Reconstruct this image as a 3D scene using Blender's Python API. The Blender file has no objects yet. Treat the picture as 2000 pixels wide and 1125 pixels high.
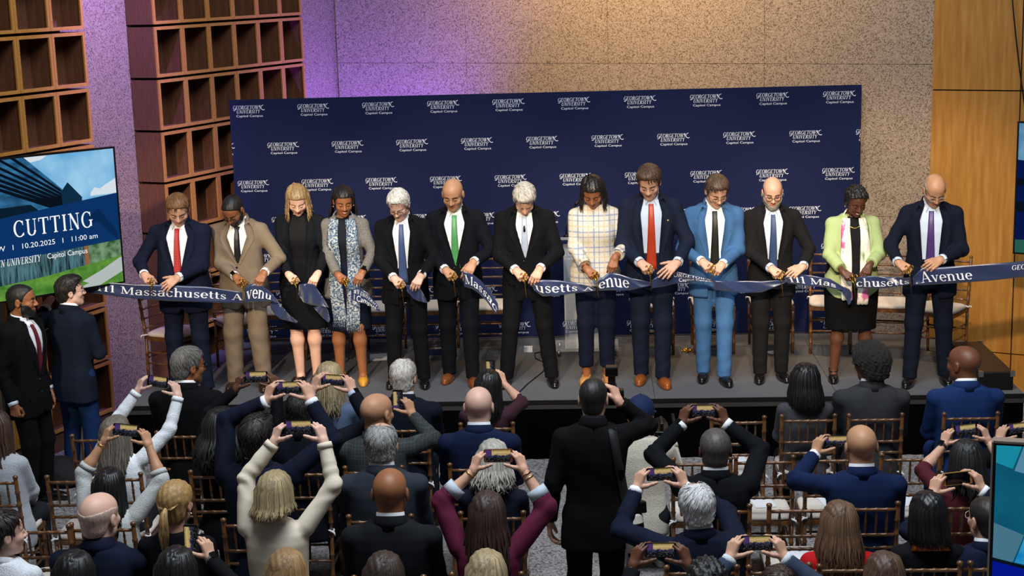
import bpy, bmesh, math, random
import numpy as np
from mathutils import Matrix, Vector
random.seed(7); np.random.seed(7)
SC = bpy.context.scene
COL = SC.collection
PI = math.pi
ZS = 0.52                       # height of the stage deck above the hall floor
# ------------------------------------------------------------------ camera
FPX = 3026.3
CAMP = np.array([3.452, -14.938, 3.527 + ZS])
def _cam_axes(yaw, pitch, roll):
    cy, sy = math.cos(yaw), math.sin(yaw)
    w = np.array([-sy*math.cos(pitch), cy*math.cos(pitch), -math.sin(pitch)])
    r = np.array([cy, sy, 0.0]); u = np.cross(r, w)
    c, s = math.cos(roll), math.sin(roll)
    return c*r + s*u, -s*r + c*u, w
CR, CU, CW = _cam_axes(math.radians(3.019), math.radians(11.42), math.radians(-1.617))
cam = bpy.data.cameras.new('camera'); cam.sensor_width = 36.0; cam.lens = FPX/2000*36
cam.clip_start = 0.1; cam.clip_end = 200
camo = bpy.data.objects.new('camera', cam); COL.objects.link(camo)
camo.matrix_world = Matrix(((CR[0], CU[0], -CW[0], CAMP[0]), (CR[1], CU[1], -CW[1], CAMP[1]),
                            (CR[2], CU[2], -CW[2], CAMP[2]), (0, 0, 0, 1)))
SC.camera = camo
def _ray(x, y): return CW + CR*(x-1000)/FPX - CU*(y-562.5)/FPX
def atY(x, y, Y):
    d = _ray(x, y); return CAMP + d*((Y-CAMP[1])/d[1])
def atZ(x, y, Z):
    d = _ray(x, y); return CAMP + d*((Z-CAMP[2])/d[2])
# ------------------------------------------------------------------ light
SC.view_settings.view_transform = 'Standard'; SC.view_settings.look = 'None'
SC.view_settings.gamma = 1.0; SC.view_settings.use_curve_mapping = False
SC.view_settings.exposure = 0.0
wd = bpy.data.worlds.new('hall_ambience'); SC.world = wd; wd.use_nodes = True
wd.node_tree.nodes['Background'].inputs[0].default_value = (0.62, 0.68, 0.80, 1)
wd.node_tree.nodes['Background'].inputs[1].default_value = 0.09
def aim(o, loc, tgt):
    o.location = loc
    o.rotation_euler = (Vector(tgt)-Vector(loc)).to_track_quat('-Z', 'Y').to_euler()
def lamp(name, kind, loc, tgt, energy, color, **kw):
    l = bpy.data.lights.new(name, kind); l.energy = energy; l.color = color
    for k, v in kw.items(): setattr(l, k, v)
    o = bpy.data.objects.new(name, l); COL.objects.link(o); aim(o, loc, tgt); return o
# daylight from the glazed atrium roof above the seats
lamp('atrium_skylight_offscreen', 'AREA', (3.6, -7.5, 9.0), (3.4, -5.5, 0), 1000, (0.84, 0.92, 1.0), shape='RECTANGLE', size=6, size_y=4)
# warm theatrical spots hung above and in front of the stage; they throw the shadows on the wood wall
for x in (0.1, 2.1, 4.1, 6.0):
    lamp('stage_spot_offscreen', 'SPOT', (x*0.8-0.4, -11.2, 6.0), (x, -1.7, ZS+1.0), 3000, (1.0, 0.81, 0.58), spot_size=math.radians(21), spot_blend=0.6, shadow_soft_size=0.15)
# recessed downlights above the frame, washing the granite wall from the top
for x, e in ((2.7, 560), (3.7, 650), (4.9, 520)):
    y = 2.78-0.486*(x-0.6)-0.85
    lamp('wall_washer_offscreen', 'SPOT', (x, y, 6.0), (x+0.35, y+0.85, 3.6), e, (1.0, 0.70, 0.36), spot_size=math.radians(95), spot_blend=1.0, shadow_soft_size=0.1)
# violet downlight above the frame: it lights the granite strip and the cubby ledges from above
lamp('violet_downlight_offscreen', 'SPOT', (0.3, -1.5, 6.2), (-1.1, -0.65, 2.9), 1900, (0.34, 0.20, 1.0), spot_size=math.radians(46), spot_blend=0.9, shadow_soft_size=0.1)
# violet uplight standing hidden behind the banner: the photograph shows its wash on the wall right above the banner
lamp('violet_uplight', 'SPOT', (1.15, 1.45, 0.7), (1.05, 2.45, 3.9), 1700, (0.20, 0.09, 1.0), spot_size=math.radians(85), spot_blend=0.9, shadow_soft_size=0.05)
# ------------------------------------------------------------------ materials
def s2l(c): return tuple(((v/12.92) if v <= 0.04045 else ((v+0.055)/1.055)**2.4) for v in c)
def rgb(h): h = h.lstrip('#'); return s2l(tuple(int(h[i:i+2], 16)/255 for i in (0, 2, 4)))
MATS = {}
def mat(name, col, rough=0.6, metal=0.0, spec=0.5, bump=None, var=0.0, vscale=30, sss=0.0, emit=0.0, coat=0.0, sheen=0.0, stretch=None):
    """principled material with optional colour variation and fine bump; bump=(scale, strength)"""
    if name in MATS: return MATS[name]
    m = bpy.data.materials.new(name); m.use_nodes = True; MATS[name] = m
    nt = m.node_tree; N = nt.nodes; L = nt.links; b = N['Principled BSDF']
    c = rgb(col) if isinstance(col, str) else col
    b.inputs['Base Color'].default_value = (*c, 1); b.inputs['Roughness'].default_value = rough
    b.inputs['Metallic'].default_value = metal; b.inputs['Specular IOR Level'].default_value = spec
    if sss: b.inputs['Subsurface Weight'].default_value = sss; b.inputs['Subsurface Radius'].default_value = (0.012, 0.005, 0.003)
    if coat: b.inputs['Coat Weight'].default_value = coat
    if sheen: b.inputs['Sheen Weight'].default_value = sheen
    if emit: b.inputs['Emission Color'].default_value = (*c, 1); b.inputs['Emission Strength'].default_value = emit
    if bump or var:
        tc = N.new('ShaderNodeTexCoord'); mp = N.new('ShaderNodeMapping'); L.new(tc.outputs['Object'], mp.inputs[0])
        if stretch: mp.inputs['Scale'].default_value = stretch
        if var:
            n = N.new('ShaderNodeTexNoise'); n.inputs['Scale'].default_value = vscale; n.inputs['Detail'].default_value = 4
            L.new(mp.outputs[0], n.inputs['Vector'])
            r = N.new('ShaderNodeValToRGB'); r.color_ramp.elements[0].position = 0.3; r.color_ramp.elements[1].position = 0.7
            r.color_ramp.elements[0].color = (*[v*(1-var) for v in c], 1); r.color_ramp.elements[1].color = (*[min(1, v*(1+var)) for v in c], 1)
            L.new(n.outputs[0], r.inputs[0]); L.new(r.outputs[0], b.inputs['Base Color'])
        if bump:
            n = N.new('ShaderNodeTexNoise'); n.inputs['Scale'].default_value = bump[0]; n.inputs['Detail'].default_value = 3
            L.new(mp.outputs[0], n.inputs['Vector'])
            bp = N.new('ShaderNodeBump'); bp.inputs['Strength'].default_value = bump[1]; bp.inputs['Distance'].default_value = 0.01
            L.new(n.outputs[0], bp.inputs['Height']); L.new(bp.outputs[0], b.inputs['Normal'])
    return m
def ramp_mat(name, tex, stops, rough=0.6, scale=(1, 1, 1), tscale=5.0, bump=0.0, coat=0.0, detail=4, rot=(0, 0, 0), metal=0.0, **tp):
    """texture -> colour ramp -> principled"""
    if name in MATS: return MATS[name]
    m = bpy.data.materials.new(name); m.use_nodes = True; MATS[name] = m
    nt = m.node_tree; N = nt.nodes; L = nt.links; b = N['Principled BSDF']; b.inputs['Roughness'].default_value = rough
    b.inputs['Metallic'].default_value = metal
    if coat: b.inputs['Coat Weight'].default_value = coat
    tc = N.new('ShaderNodeTexCoord'); mp = N.new('ShaderNodeMapping'); L.new(tc.outputs['Object'], mp.inputs[0])
    mp.inputs['Scale'].default_value = scale; mp.inputs['Rotation'].default_value = rot
    t = N.new(tex); t.inputs['Scale'].default_value = tscale
    if 'Detail' in t.inputs: t.inputs['Detail'].default_value = detail
    for k, v in tp.items():
        if k in t.inputs: t.inputs[k].default_value = v
        else: setattr(t, k, v)
    L.new(mp.outputs[0], t.inputs['Vector'])
    r = N.new('ShaderNodeValToRGB'); e = r.color_ramp.elements
    while len(e) < len(stops): e.new(0.5)
    for el, (p, c) in zip(e, stops): el.position = p; el.color = (*(rgb(c) if isinstance(c, str) else c), 1)
    out = t.outputs['Distance'] if tex == 'ShaderNodeTexVoronoi' else t.outputs[0]
    L.new(out, r.inputs[0]); L.new(r.outputs[0], b.inputs['Base Color'])
    if bump:
        bp = N.new('ShaderNodeBump'); bp.inputs['Strength'].default_value = bump; bp.inputs['Distance'].default_value = 0.01
        L.new(out, bp.inputs['Height']); L.new(bp.outputs[0], b.inputs['Normal'])
    return m
# ------------------------------------------------------------------ mesh helpers
def link(name, me, parent=None, m=None, loc=None):
    o = bpy.data.objects.new(name, me); COL.objects.link(o)
    if parent: o.parent = parent
    if m is not None and me is not None and len(me.materials) == 0: me.materials.append(m)
    if loc is not None: o.location = loc
    return o
def mesh_np(name, V, F, mats=(), mi=None, smooth=True):
    """V (n,3); F list of arrays of faces (n,3)/(n,4)"""
    me = bpy.data.meshes.new(name)
    if isinstance(F, np.ndarray): F = [F]
    F = [np.asarray(f, dtype=np.int32) for f in F if len(f)]
    nl = sum(f.size for f in F); npoly = sum(len(f) for f in F)
    me.vertices.add(len(V)); me.vertices.foreach_set('co', np.asarray(V, dtype=np.float32).ravel())
    me.loops.add(nl); me.polygons.add(npoly)
    li = np.concatenate([f.ravel() for f in F]); tot = np.concatenate([np.full(len(f), f.shape[1]) for f in F])
    st = np.concatenate([[0], np.cumsum(tot)[:-1]])
    me.loops.foreach_set('vertex_index', li.astype(np.int32))
    me.polygons.foreach_set('loop_start', st.astype(np.int32))
    if mi is not None: me.polygons.foreach_set('material_index', np.asarray(mi, dtype=np.int32))
    for m in mats: me.materials.append(m)
    me.update(calc_edges=True)
    me.polygons.foreach_set('use_smooth', np.full(npoly, smooth))
    me.validate(); return me
class MB:
    """collects boxes, prisms, tubes into one mesh"""
    def __init__(s): s.v = []; s.f = []; s.mi = []; s.sm = []
    def add(s, V, F, mi=0, smooth=False):
        o = len(s.v); s.v += [tuple(p) for p in V]
        for f in F: s.f.append(tuple(i+o for i in f)); s.mi.append(mi); s.sm.append(smooth)
        return s
    def box(s, lo, hi, mi=0, M=None):
        x0, y0, z0 = lo; x1, y1, z1 = hi
        V = [(x0,y0,z0),(x1,y0,z0),(x1,y1,z0),(x0,y1,z0),(x0,y0,z1),(x1,y0,z1),(x1,y1,z1),(x0,y1,z1)]
        if M is not None: V = [tuple(M @ Vector(p)) for p in V]
        return s.add(V, [(0,3,2,1),(4,5,6,7),(0,1,5,4),(1,2,6,5),(2,3,7,6),(3,0,4,7)], mi)
    def tube(s, pts, rad, n=8, mi=0, cap=True, flat=1.0, up=None):
        pts = [np.array(p, float) for p in pts]; rs = rad if hasattr(rad, '__len__') else [rad]*len(pts)
        V = []; F = []; pu = None
        for i, p in enumerate(pts):
            t = pts[min(i+1, len(pts)-1)] - pts[max(i-1, 0)]; t = t/(np.linalg.norm(t)+1e-9)
            if pu is None:
                a = np.array(up if up is not None else ((0, 0, 1) if abs(t[2]) < 0.9 else (1, 0, 0)), float)
            else: a = pu
            u = a - t*(a@t); u = u/(np.linalg.norm(u)+1e-9); w = np.cross(t, u); pu = u
            for k in range(n):
                an = 2*PI*k/n; V.append(p + rs[i]*(u*math.cos(an)*flat + w*math.sin(an)))
        for i in range(len(pts)-1):
            for k in range(n):
                a = i*n+k; b = i*n+(k+1) % n; F.append((a, b, b+n, a+n))
        if cap: F.append(tuple(range(n-1, -1, -1))); F.append(tuple((len(pts)-1)*n+k for k in range(n)))
        return s.add(V, F, mi, True)
    def lathe(s, prof, c=(0, 0, 0), n=12, mi=0, axis=2):
        V = []; F = []
        for r, z in prof:
            for k in range(n):
                a = 2*PI*k/n; p = [r*math.cos(a), r*math.sin(a), z]
                if axis == 0: p = [z, p[0], p[1]]
                if axis == 1: p = [p[0], z, p[1]]
                V.append((p[0]+c[0], p[1]+c[1], p[2]+c[2]))
        for i in range(len(prof)-1):
            for k in range(n):
                a = i*n+k; b = i*n+(k+1) % n; F.append((a, b, b+n, a+n))
        F.append(tuple(range(n-1, -1, -1))); F.append(tuple((len(prof)-1)*n+k for k in range(n)))
        return s.add(V, F, mi, True)
    def prism(s, poly, z0, z1, mi=0):
        n = len(poly); V = [(x, y, z0) for x, y in poly]+[(x, y, z1) for x, y in poly]
        F = [tuple(range(n-1, -1, -1)), tuple(range(n, 2*n))]+[(i, (i+1) % n, n+(i+1) % n, n+i) for i in range(n)]
        return s.add(V, F, mi)
    def poly(s, pts, mi=0): return s.add(pts, [tuple(range(len(pts)))], mi)
    def mesh(s, name, *mats):
        me = bpy.data.meshes.new(name); me.from_pydata(s.v, [], s.f)
        for m in mats: me.materials.append(m)
        me.polygons.foreach_set('material_index', s.mi); me.polygons.foreach_set('use_smooth', s.sm); me.update(); return me
    def obj(s, name, mats, parent=None, loc=None):
        ms = mats if isinstance(mats, (list, tuple)) else [mats]
        return link(name, s.mesh(name, *ms), parent, None, loc)
def bevel(o, w=0.004, seg=2):
    bm = bmesh.new(); bm.from_mesh(o.data)
    bmesh.ops.bevel(bm, geom=bm.edges[:], offset=w, segments=seg, profile=0.5, affect='EDGES')
    bm.to_mesh(o.data); bm.free(); return o
def tag(o, label, cat, group=None):
    o['label'] = label; o['category'] = cat
    if group: o['group'] = group
    return o
def struct(o): o['kind'] = 'structure'; return o
def empty(name, loc=(0, 0, 0), rz=0.0, s=1.0):
    o = bpy.data.objects.new(name, None); COL.objects.link(o); o.location = loc; o.rotation_euler = (0, 0, rz)
    o.scale = (s, s, s); o.empty_display_size = 0.1; return o
# ------------------------------------------------------------------ implicit surfaces -> quads (surface nets)
def surfnet(fn, lo, hi, h, project=True):
    lo = np.array(lo, np.float32); n = np.ceil((np.array(hi)-lo)/h).astype(int)+1
    ax = [lo[i]+h*np.arange(n[i], dtype=np.float32) for i in range(3)]
    G = np.stack(np.meshgrid(*ax, indexing='ij'), -1).reshape(-1, 3)
    F = fn(G).reshape(n).astype(np.float32); I = F < 0
    c = np.zeros(n-1, np.int8)
    S = lambda i, j, k: (slice(i, n[0]-1+i), slice(j, n[1]-1+j), slice(k, n[2]-1+k))
    CO = [(i, j, k) for i in (0, 1) for j in (0, 1) for k in (0, 1)]
    for q in CO: c += I[S(*q)]
    act = (c > 0) & (c < 8); ids = np.full(n-1, -1, np.int32); ids[act] = np.arange(act.sum())
    ci = np.argwhere(act); pos = np.zeros((len(ci), 3), np.float32); cnt = np.zeros(len(ci), np.float32)
    for a in CO:
        for d in range(3):
            if a[d]: continue
            b = list(a); b[d] = 1
            f0 = F[ci[:, 0]+a[0], ci[:, 1]+a[1], ci[:, 2]+a[2]]; f1 = F[ci[:, 0]+b[0], ci[:, 1]+b[1], ci[:, 2]+b[2]]
            x = (f0 < 0) != (f1 < 0); t = np.where(x, f0/(f0-f1+1e-12), 0)
            p = np.array(a, np.float32)+np.zeros((len(ci), 3), np.float32); p[:, d] += t
            pos += p*x[:, None]; cnt += x
    V = lo+h*(ci+pos/cnt[:, None])
    Q = []
    for d in range(3):
        e, g = [(1, 2), (2, 0), (0, 1)][d]
        sl0 = [slice(1, n[k]-1) for k in range(3)]; sl0[d] = slice(0, n[d]-1)
        sl1 = list(sl0); sl1[d] = slice(1, n[d])
        A = I[tuple(sl0)]; B = I[tuple(sl1)]
        w = np.argwhere(A != B); 
        if not len(w): continue
        flip = A[tuple(w.T)]; base = w.copy(); base[:, e] += 1; base[:, g] += 1
        def cell(de, dg):
            q = base.copy(); q[:, e] -= de; q[:, g] -= dg; return ids[q[:, 0], q[:, 1], q[:, 2]]
        q = np.stack([cell(1, 1), cell(0, 1), cell(0, 0), cell(1, 0)], -1)
        q[~flip] = q[~flip][:, ::-1]; Q.append(q)
    Q = np.concatenate(Q); Q = Q[(Q >= 0).all(1)]
    if project:
        e = h*0.25; f = fn(V)
        g = np.stack([fn(V+np.array(dv, np.float32))-f for dv in ((e, 0, 0), (0, e, 0), (0, 0, e))], -1)/e
        st = f[:, None]*g/(np.sum(g*g, 1)[:, None]+1e-4); ln = np.linalg.norm(st, axis=1)[:, None]
        V = V-st*np.minimum(1, 0.5*h/(ln+1e-9))
    return V, Q
def cone(P, a, b, r1, r2):
    a = np.asarray(a, np.float32); b = np.asarray(b, np.float32); ba = b-a
    t = np.clip(((P-a)@ba)/(ba@ba+1e-9), 0, 1); q = P-a-t[:, None]*ba
    return np.sqrt(np.einsum('ij,ij->i', q, q))-(r1+(r2-r1)*t)
def ell(P, c, r):
    q = (P-np.asarray(c, np.float32))/np.asarray(r, np.float32); k0 = np.sqrt(np.einsum('ij,ij->i', q, q))+1e-6
    q = q/np.asarray(r, np.float32); k1 = np.sqrt(np.einsum('ij,ij->i', q, q))+1e-6
    return k0*(k0-1)/k1
def smin(a, b, k):
    h = np.clip(0.5+0.5*(b-a)/k, 0, 1); return b+(a-b)*h-k*h*(1-h)
def smax(a, b, k): return -smin(-a, -b, k)
def wob(P, amp, fr, seed=0):
    r = np.random.RandomState(seed); d = np.zeros(len(P), np.float32)
    for i in range(4):
        k = r.normal(size=3).astype(np.float32)*fr; d += np.sin(P@k+r.uniform(0, 6.28))
    return amp*d/4
# ------------------------------------------------------------------ serif lettering drawn from strokes
def _arc(cx, cy, rx, ry, a0, a1, n=14, thin=0.05, thick=0.15):
    out = []
    for i in range(n+1):
        a = math.radians(a0+(a1-a0)*i/n); c = math.cos(a)
        out.append((cx+rx*c, cy+ry*math.sin(a), thin+(thick-thin)*abs(c)**1.3))
    return out
def _ln(x0, y0, x1, y1, w): return [(x0, y0, w), (x1, y1, w)]
_T, _t = 0.145, 0.055
def _sf(x, y, w=0.15): return _ln(x-w, y, x+w, y, _t)       # serif bar
def _stem(x, y0=0.0, y1=1.0, lo=True, hi=True, w=0.15):
    s = [_ln(x, y0, x, y1, _T)]
    if lo: s.append(_sf(x, y0+_t/2, w))
    if hi: s.append(_sf(x, y1-_t/2, w))
    return s
X = 0.66
GL = {
 '1': (0.5, _stem(0.27, 0, 1, hi=False)+[_ln(0.08, 0.86, 0.27, 0.97, _t)]),
 'M': (1.18, [_ln(0.2, 0, 0.2, 1, _t), _ln(0.22, 1, 0.56, 0.04, _T), _ln(0.56, 0.04, 0.92, 1, _t), _ln(0.96, 0, 0.96, 1, _T), _sf(0.2, .03, .13), _sf(0.96, .03, .15), _sf(0.16, .97, .1), _sf(1.0, .97, .1)]),
 'A': (0.9, [_ln(0.14, 0, 0.44, 1, _t), _ln(0.44, 1, 0.76, 0, _T), _ln(0.24, 0.34, 0.64, 0.34, _t), _sf(0.14, .03, .12), _sf(0.76, .03, .14)]),
 'a': (0.66, [_arc(0.3, 0.48, 0.2, 0.17, 160, 0, 8), _ln(0.49, 0.5, 0.49, 0.06, _T), _arc(0.29, 0.2, 0.2, 0.18, 60, 330, 12), _ln(0.49, 0.04, 0.62, 0.04, _t)]),
 's': (0.55, [_arc(0.27, 0.48, 0.17, 0.16, 30, 200, 8, .05, .09), _ln(0.13, 0.42, 0.4, 0.24, .12), _arc(0.26, 0.18, 0.18, 0.16, 20, -160, 8, .05, .09), _ln(.42, .5, .42, .64, _t), _ln(.1, .04, .1, .2, _t)]),
 'c': (0.6, [_arc(0.32, 0.33, 0.23, 0.31, 40, 325, 16), _ln(.5, .5, .5, .6, .1)]),
 'h': (0.78, _stem(0.18, 0, 1.05, hi=False, w=.14)+[_sf(.11, 1.02, .08), _arc(0.39, 0.43, 0.2, 0.2, 170, 0, 8), _ln(0.58, 0.45, 0.58, 0, _T), _sf(.58, .03, .13)]),
 'u': (0.78, [_ln(.18, X, .18, .22, _T), _arc(.37, .24, .2, .21, 180, 350, 8), _ln(.58, X, .58, 0, _T), _sf(.13, X-.03, .1), _sf(.53, X-.03, .1), _sf(.64, .03, .07)]),
 'e': (0.62, [_arc(0.32, 0.33, 0.23, 0.31, 0, 320, 18), _ln(.1, .36, .55, .36, _t)]),
 't': (0.45, [_ln(.2, .88, .2, .16, _T), _arc(.32, .16, .12, .13, 180, 310, 6, .06, .12), _ln(.05, X-.03, .4, X-.03, _t)]),
 'v': (0.68, [_ln(.14, X, .34, 0, _T), _ln(.34, 0, .55, X, _t), _sf(.14, X-.03, .12), _sf(.55, X-.03, .1)]),
 'n': (0.78, _stem(0.18, 0, X, hi=False, w=.14)+[_sf(.12, X-.03, .08), _arc(0.39, 0.43, 0.2, 0.2, 170, 0, 8), _ln(0.58, 0.45, 0.58, 0, _T), _sf(.58, .03, .13)]),
 'C': (0.86, [_arc(.45, .5, .36, .48, 48, 318, 20), _ln(.72, .7, .72, .95, _t), _ln(.74, .08, .74, .24, _t)]),
 'G': (0.95, [_arc(.45, .5, .36, .48, 48, 320, 20), _ln(.72, .7, .72, .95, _t), _ln(.75, .08, .75, .45, _T), _sf(.75, .45, .15)]),
 'U': (0.9, [_ln(.2, 1, .2, .3, _T), _arc(.44, .3, .25, .28, 180, 360, 12), _ln(.7, 1, .7, .3, _t), _sf(.2, .97, .15), _sf(.7, .97, .13)]),
 'T': (0.84, _stem(.42, 0, 1, hi=False)+[_ln(.06, .97, .78, .97, .06), _ln(.07, .78, .07, .98, _t), _ln(.77, .78, .77, .98, _t)]),
 'I': (0.46, _stem(.23)),
 'N': (0.98, [_ln(.2, 0, .2, 1, _t), _ln(.2, 1, .76, 0, _T), _ln(.76, 0, .76, 1, _t), _sf(.2, .03, .13), _sf(.14, .97, .1), _sf(.76, .97, .13)]),
 'E': (0.78, _stem(.2, lo=False, hi=False)+[_ln(.06, .03, .66, .03, _t), _ln(.06, .97, .64, .97, _t), _ln(.2, .52, .5, .52, _t), _ln(.65, 0, .65, .22, _t), _ln(.63, .78, .63, 1, _t)]),
 'O': (0.95, [_arc(.47, .5, .36, .48, 0, 360, 26)]),
 'R': (0.88, _stem(.2, hi=False)+[_ln(.06, .97, .42, .97, _t), _arc(.4, .74, .22, .23, 90, -90, 10), _ln(.2, .5, .42, .5, _t), _ln(.42, .5, .72, 0, _T), _sf(.76, .03, .09)]),
 'W': (1.22, [_ln(.12, 1, .36, 0, _T), _ln(.36, 0, .6, 1, _t), _ln(.55, 1, .8, 0, _T), _ln(.8, 0, 1.06, 1, _t), _sf(.12, .97, .13), _sf(.56, .97, .12), _sf(1.06, .97, .1)]),
 'V': (0.86, [_ln(.13, 1, .43, 0, _T), _ln(.43, 0, .73, 1, _t), _sf(.13, .97, .13), _sf(.73, .97, .11)]),
 'S': (0.66, [_arc(.33, .74, .22, .23, 30, 200, 10, .06, .1), _ln(.14, .66, .52, .36, .14), _arc(.33, .26, .23, .24, 20, -160, 10, .06, .1), _ln(.53, .72, .53, .95, _t), _ln(.1, .06, .1, .3, _t)]),
 'Y': (0.84, [_ln(.12, 1, .42, .46, _T), _ln(.42, .46, .7, 1, _t), _ln(.42, 0, .42, .46, _T), _sf(.42, .03, .15), _sf(.12, .97, .12), _sf(.7, .97, .11)]),
}
def serif(text, size, track=0.0, shear=0.0):
    """flat quads (x, y) of a line of serif lettering; returns verts, faces, width"""
    V = []; F = []; x = 0.0
    for ch in text:
        if ch == ' ': x += 0.36; continue
        adv, strokes = GL[ch]
        for st in strokes:
            n = len(st); b = len(V)
            for i, (px, py, w) in enumerate(st):
                q0 = st[max(i-1, 0)]; q1 = st[min(i+1, n-1)]
                dx, dy = q1[0]-q0[0], q1[1]-q0[1]; l = math.hypot(dx, dy) or 1
                nx, ny = -dy/l*w/2, dx/l*w/2
                V.append((x+px+nx, py+ny)); V.append((x+px-nx, py-ny))
            for i in range(n-1): F.append((b+2*i+1, b+2*i+3, b+2*i+2, b+2*i))
        x += adv+track
    V = [((vx+shear*vy)*size, vy*size) for vx, vy in V]
    return V, F, (x-track)*size
def sans(text, size):
    """flat lettering from the built-in sans face"""
    cu = bpy.data.curves.new('txt', 'FONT'); cu.body = text; cu.size = size; cu.resolution_u = 3
    o = bpy.data.objects.new('txt', cu); COL.objects.link(o)
    dg = bpy.context.evaluated_depsgraph_get(); me = bpy.data.meshes.new_from_object(o.evaluated_get(dg))
    V = [(v.co.x, v.co.y) for v in me.vertices]; F = [tuple(p.vertices) for p in me.polygons]
    bpy.data.objects.remove(o); bpy.data.curves.remove(cu); bpy.data.meshes.remove(me)
    return V, F, max((p[0] for p in V), default=0)
def fit_w(t, w):
    V, F, ww = t; k = w/ww; return [(x*k, y) for x, y in V], F, w
def logo_2d():
    """three-line university mark: swash G and N, second line, campus line (origin at top left)"""
    V = []; F = []
    def put(t, ox, oy):
        b = len(V); V.extend([(x+ox, y+oy) for x, y in t[0]]); F.extend([tuple(i+b for i in f) for f in t[1]])
    put(fit_w(serif('GEORGETOWN', 0.036, 0.0, 0.22), 0.285), 0.004, -0.037)
    put(fit_w(serif('UNIVERSITY', 0.034, 0.0, 0.22), 0.232), 0.036, -0.077)
    put(fit_w(sans('Capitol Campus', 0.031), 0.262), 0.034, -0.112)
    def sw(pts, w):
        b = len(V)
        for i, (x, y) in enumerate(pts):
            q0 = pts[max(0, i-1)]; q1 = pts[min(len(pts)-1, i+1)]; dx, dy = q1[0]-q0[0], q1[1]-q0[1]; l = math.hypot(dx, dy)
            V.append((x-dy/l*w/2, y+dx/l*w/2)); V.append((x+dy/l*w/2, y-dx/l*w/2))
        F.extend([(b+2*i+1, b+2*i+3, b+2*i+2, b+2*i) for i in range(len(pts)-1)])
    sw([(0.03, -0.03), (0.028, -0.043), (0.018, -0.049), (0.008, -0.046)], 0.005)          # tail of the G
    sw([(0.262, -0.004), (0.28, -0.03), (0.294, -0.044), (0.308, -0.046), (0.315, -0.040)], 0.006)  # tail of the N
    sw([(0.284, -0.014), (0.295, -0.002), (0.306, 0.002)], 0.004)
    return V, F
# ------------------------------------------------------------------ setting materials
def granite(name, base, dark, light, sc):
    if name in MATS: return MATS[name]
    m = bpy.data.materials.new(name); m.use_nodes = True; MATS[name] = m
    N = m.node_tree.nodes; L = m.node_tree.links; b = N['Principled BSDF']; b.inputs['Roughness'].default_value = 0.55
    tc = N.new('ShaderNodeTexCoord'); v = N.new('ShaderNodeTexVoronoi'); v.inputs['Scale'].default_value = sc
    n = N.new('ShaderNodeTexNoise'); n.inputs['Scale'].default_value = sc*0.55; n.inputs['Detail'].default_value = 5
    for t in (v, n): L.new(tc.outputs['Object'], t.inputs['Vector'])
    sep = N.new('ShaderNodeSeparateColor'); L.new(v.outputs['Color'], sep.inputs[0])
    r = N.new('ShaderNodeValToRGB'); e = r.color_ramp.elements
    for p, c in ((0.0, dark), (0.36, dark), (0.46, base), (0.62, base), (0.74, light)):
        x = e.new(p); x.color = (*rgb(c), 1)
    e.remove(e[0]); e.remove(e[-1])
    mx = N.new('ShaderNodeMath'); mx.operation = 'MULTIPLY_ADD'; mx.inputs[1].default_value = 0.55; L.new(sep.outputs[0], mx.inputs[0])
    m2 = N.new('ShaderNodeMath'); m2.operation = 'MULTIPLY'; m2.inputs[1].default_value = 0.55; L.new(n.outputs[0], m2.inputs[0]); L.new(m2.outputs[0], mx.inputs[2])
    L.new(mx.outputs[0], r.inputs[0]); L.new(r.outputs[0], b.inputs['Base Color']); return m
M_GRAN = granite('flamed_granite', '#97816e', '#64513f', '#a8937f', 115)
M_FLOOR = granite('speckled_terrazzo', '#848080', '#54504f', '#9c9897', 75)
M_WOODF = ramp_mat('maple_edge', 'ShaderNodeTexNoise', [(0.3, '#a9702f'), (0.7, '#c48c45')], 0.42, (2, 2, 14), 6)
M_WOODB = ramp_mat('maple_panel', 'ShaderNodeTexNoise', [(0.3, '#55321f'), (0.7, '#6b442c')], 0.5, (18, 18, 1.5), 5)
M_PANEL = ramp_mat('anigre_veneer', 'ShaderNodeTexNoise', [(0.25, '#9a6526'), (0.5, '#a97330'), (0.75, '#b8823e')], 0.38, (9, 9, 0.8), 3, coat=0.15)
M_BLACK = mat('black_reveal', '#060606', 0.7)
M_SKIRT = mat('black_stage_skirt', '#030304', 0.95, spec=0.02, bump=(14, 0.25), stretch=(6, 6, 0.4))
M_CARP = ramp_mat('stage_carpet', 'ShaderNodeTexNoise', [(0.3, '#3c3d42'), (0.7, '#62636a')], 0.95, (1, 1, 1), 160, bump=0.4)
M_FASC = mat('dark_aluminium_fascia', '#3a3a3c', 0.45, 0.6)
M_DMET = mat('black_metal', '#101011', 0.4, 0.5)
M_NAVY = mat('navy_banner_fabric', '#181f41', 0.85, spec=0.15, bump=(3, 0.12))
M_WHITE = mat('white_print', '#e6e8f2', 0.7)
M_CHROME = mat('brushed_steel', '#9a9a9a', 0.3, 1.0)
# ------------------------------------------------------------------ floor, walls
f = MB(); f.box((-4, -17, -0.1), (12, 4, 0)); struct(f.obj('floor', M_FLOOR))
VL = np.array([0.369, 0.929]); NL = np.array([0.929, -0.369]); PL0 = np.array([-0.65, -0.28])   # left wall: line of the cabinet fronts
def LW(s, d=0.0): p = PL0+VL*s+NL*d; return (p[0], p[1])
UB = np.array([0.899, -0.437]); PB0 = np.array([0.6, 2.78])                                   # back wall
NB = np.array([-0.437, -0.899])
def BW(s, d=0.0): p = PB0+UB*s+NB*d; return (p[0], p[1])
w = MB(); w.prism([LW(-6, -0.30), LW(3.6, -0.30), LW(3.6, -0.6), LW(-6, -0.6)], 0, 6.2); wl = struct(w.obj('wall_left', M_GRAN))
w = MB(); w.prism([LW(2.62, -0.02), LW(3.32, -0.02), LW(3.32, -0.3), LW(2.62, -0.3)], 0, 6.2); w.obj('pier', M_GRAN, wl)
SBK = 6.76
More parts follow.
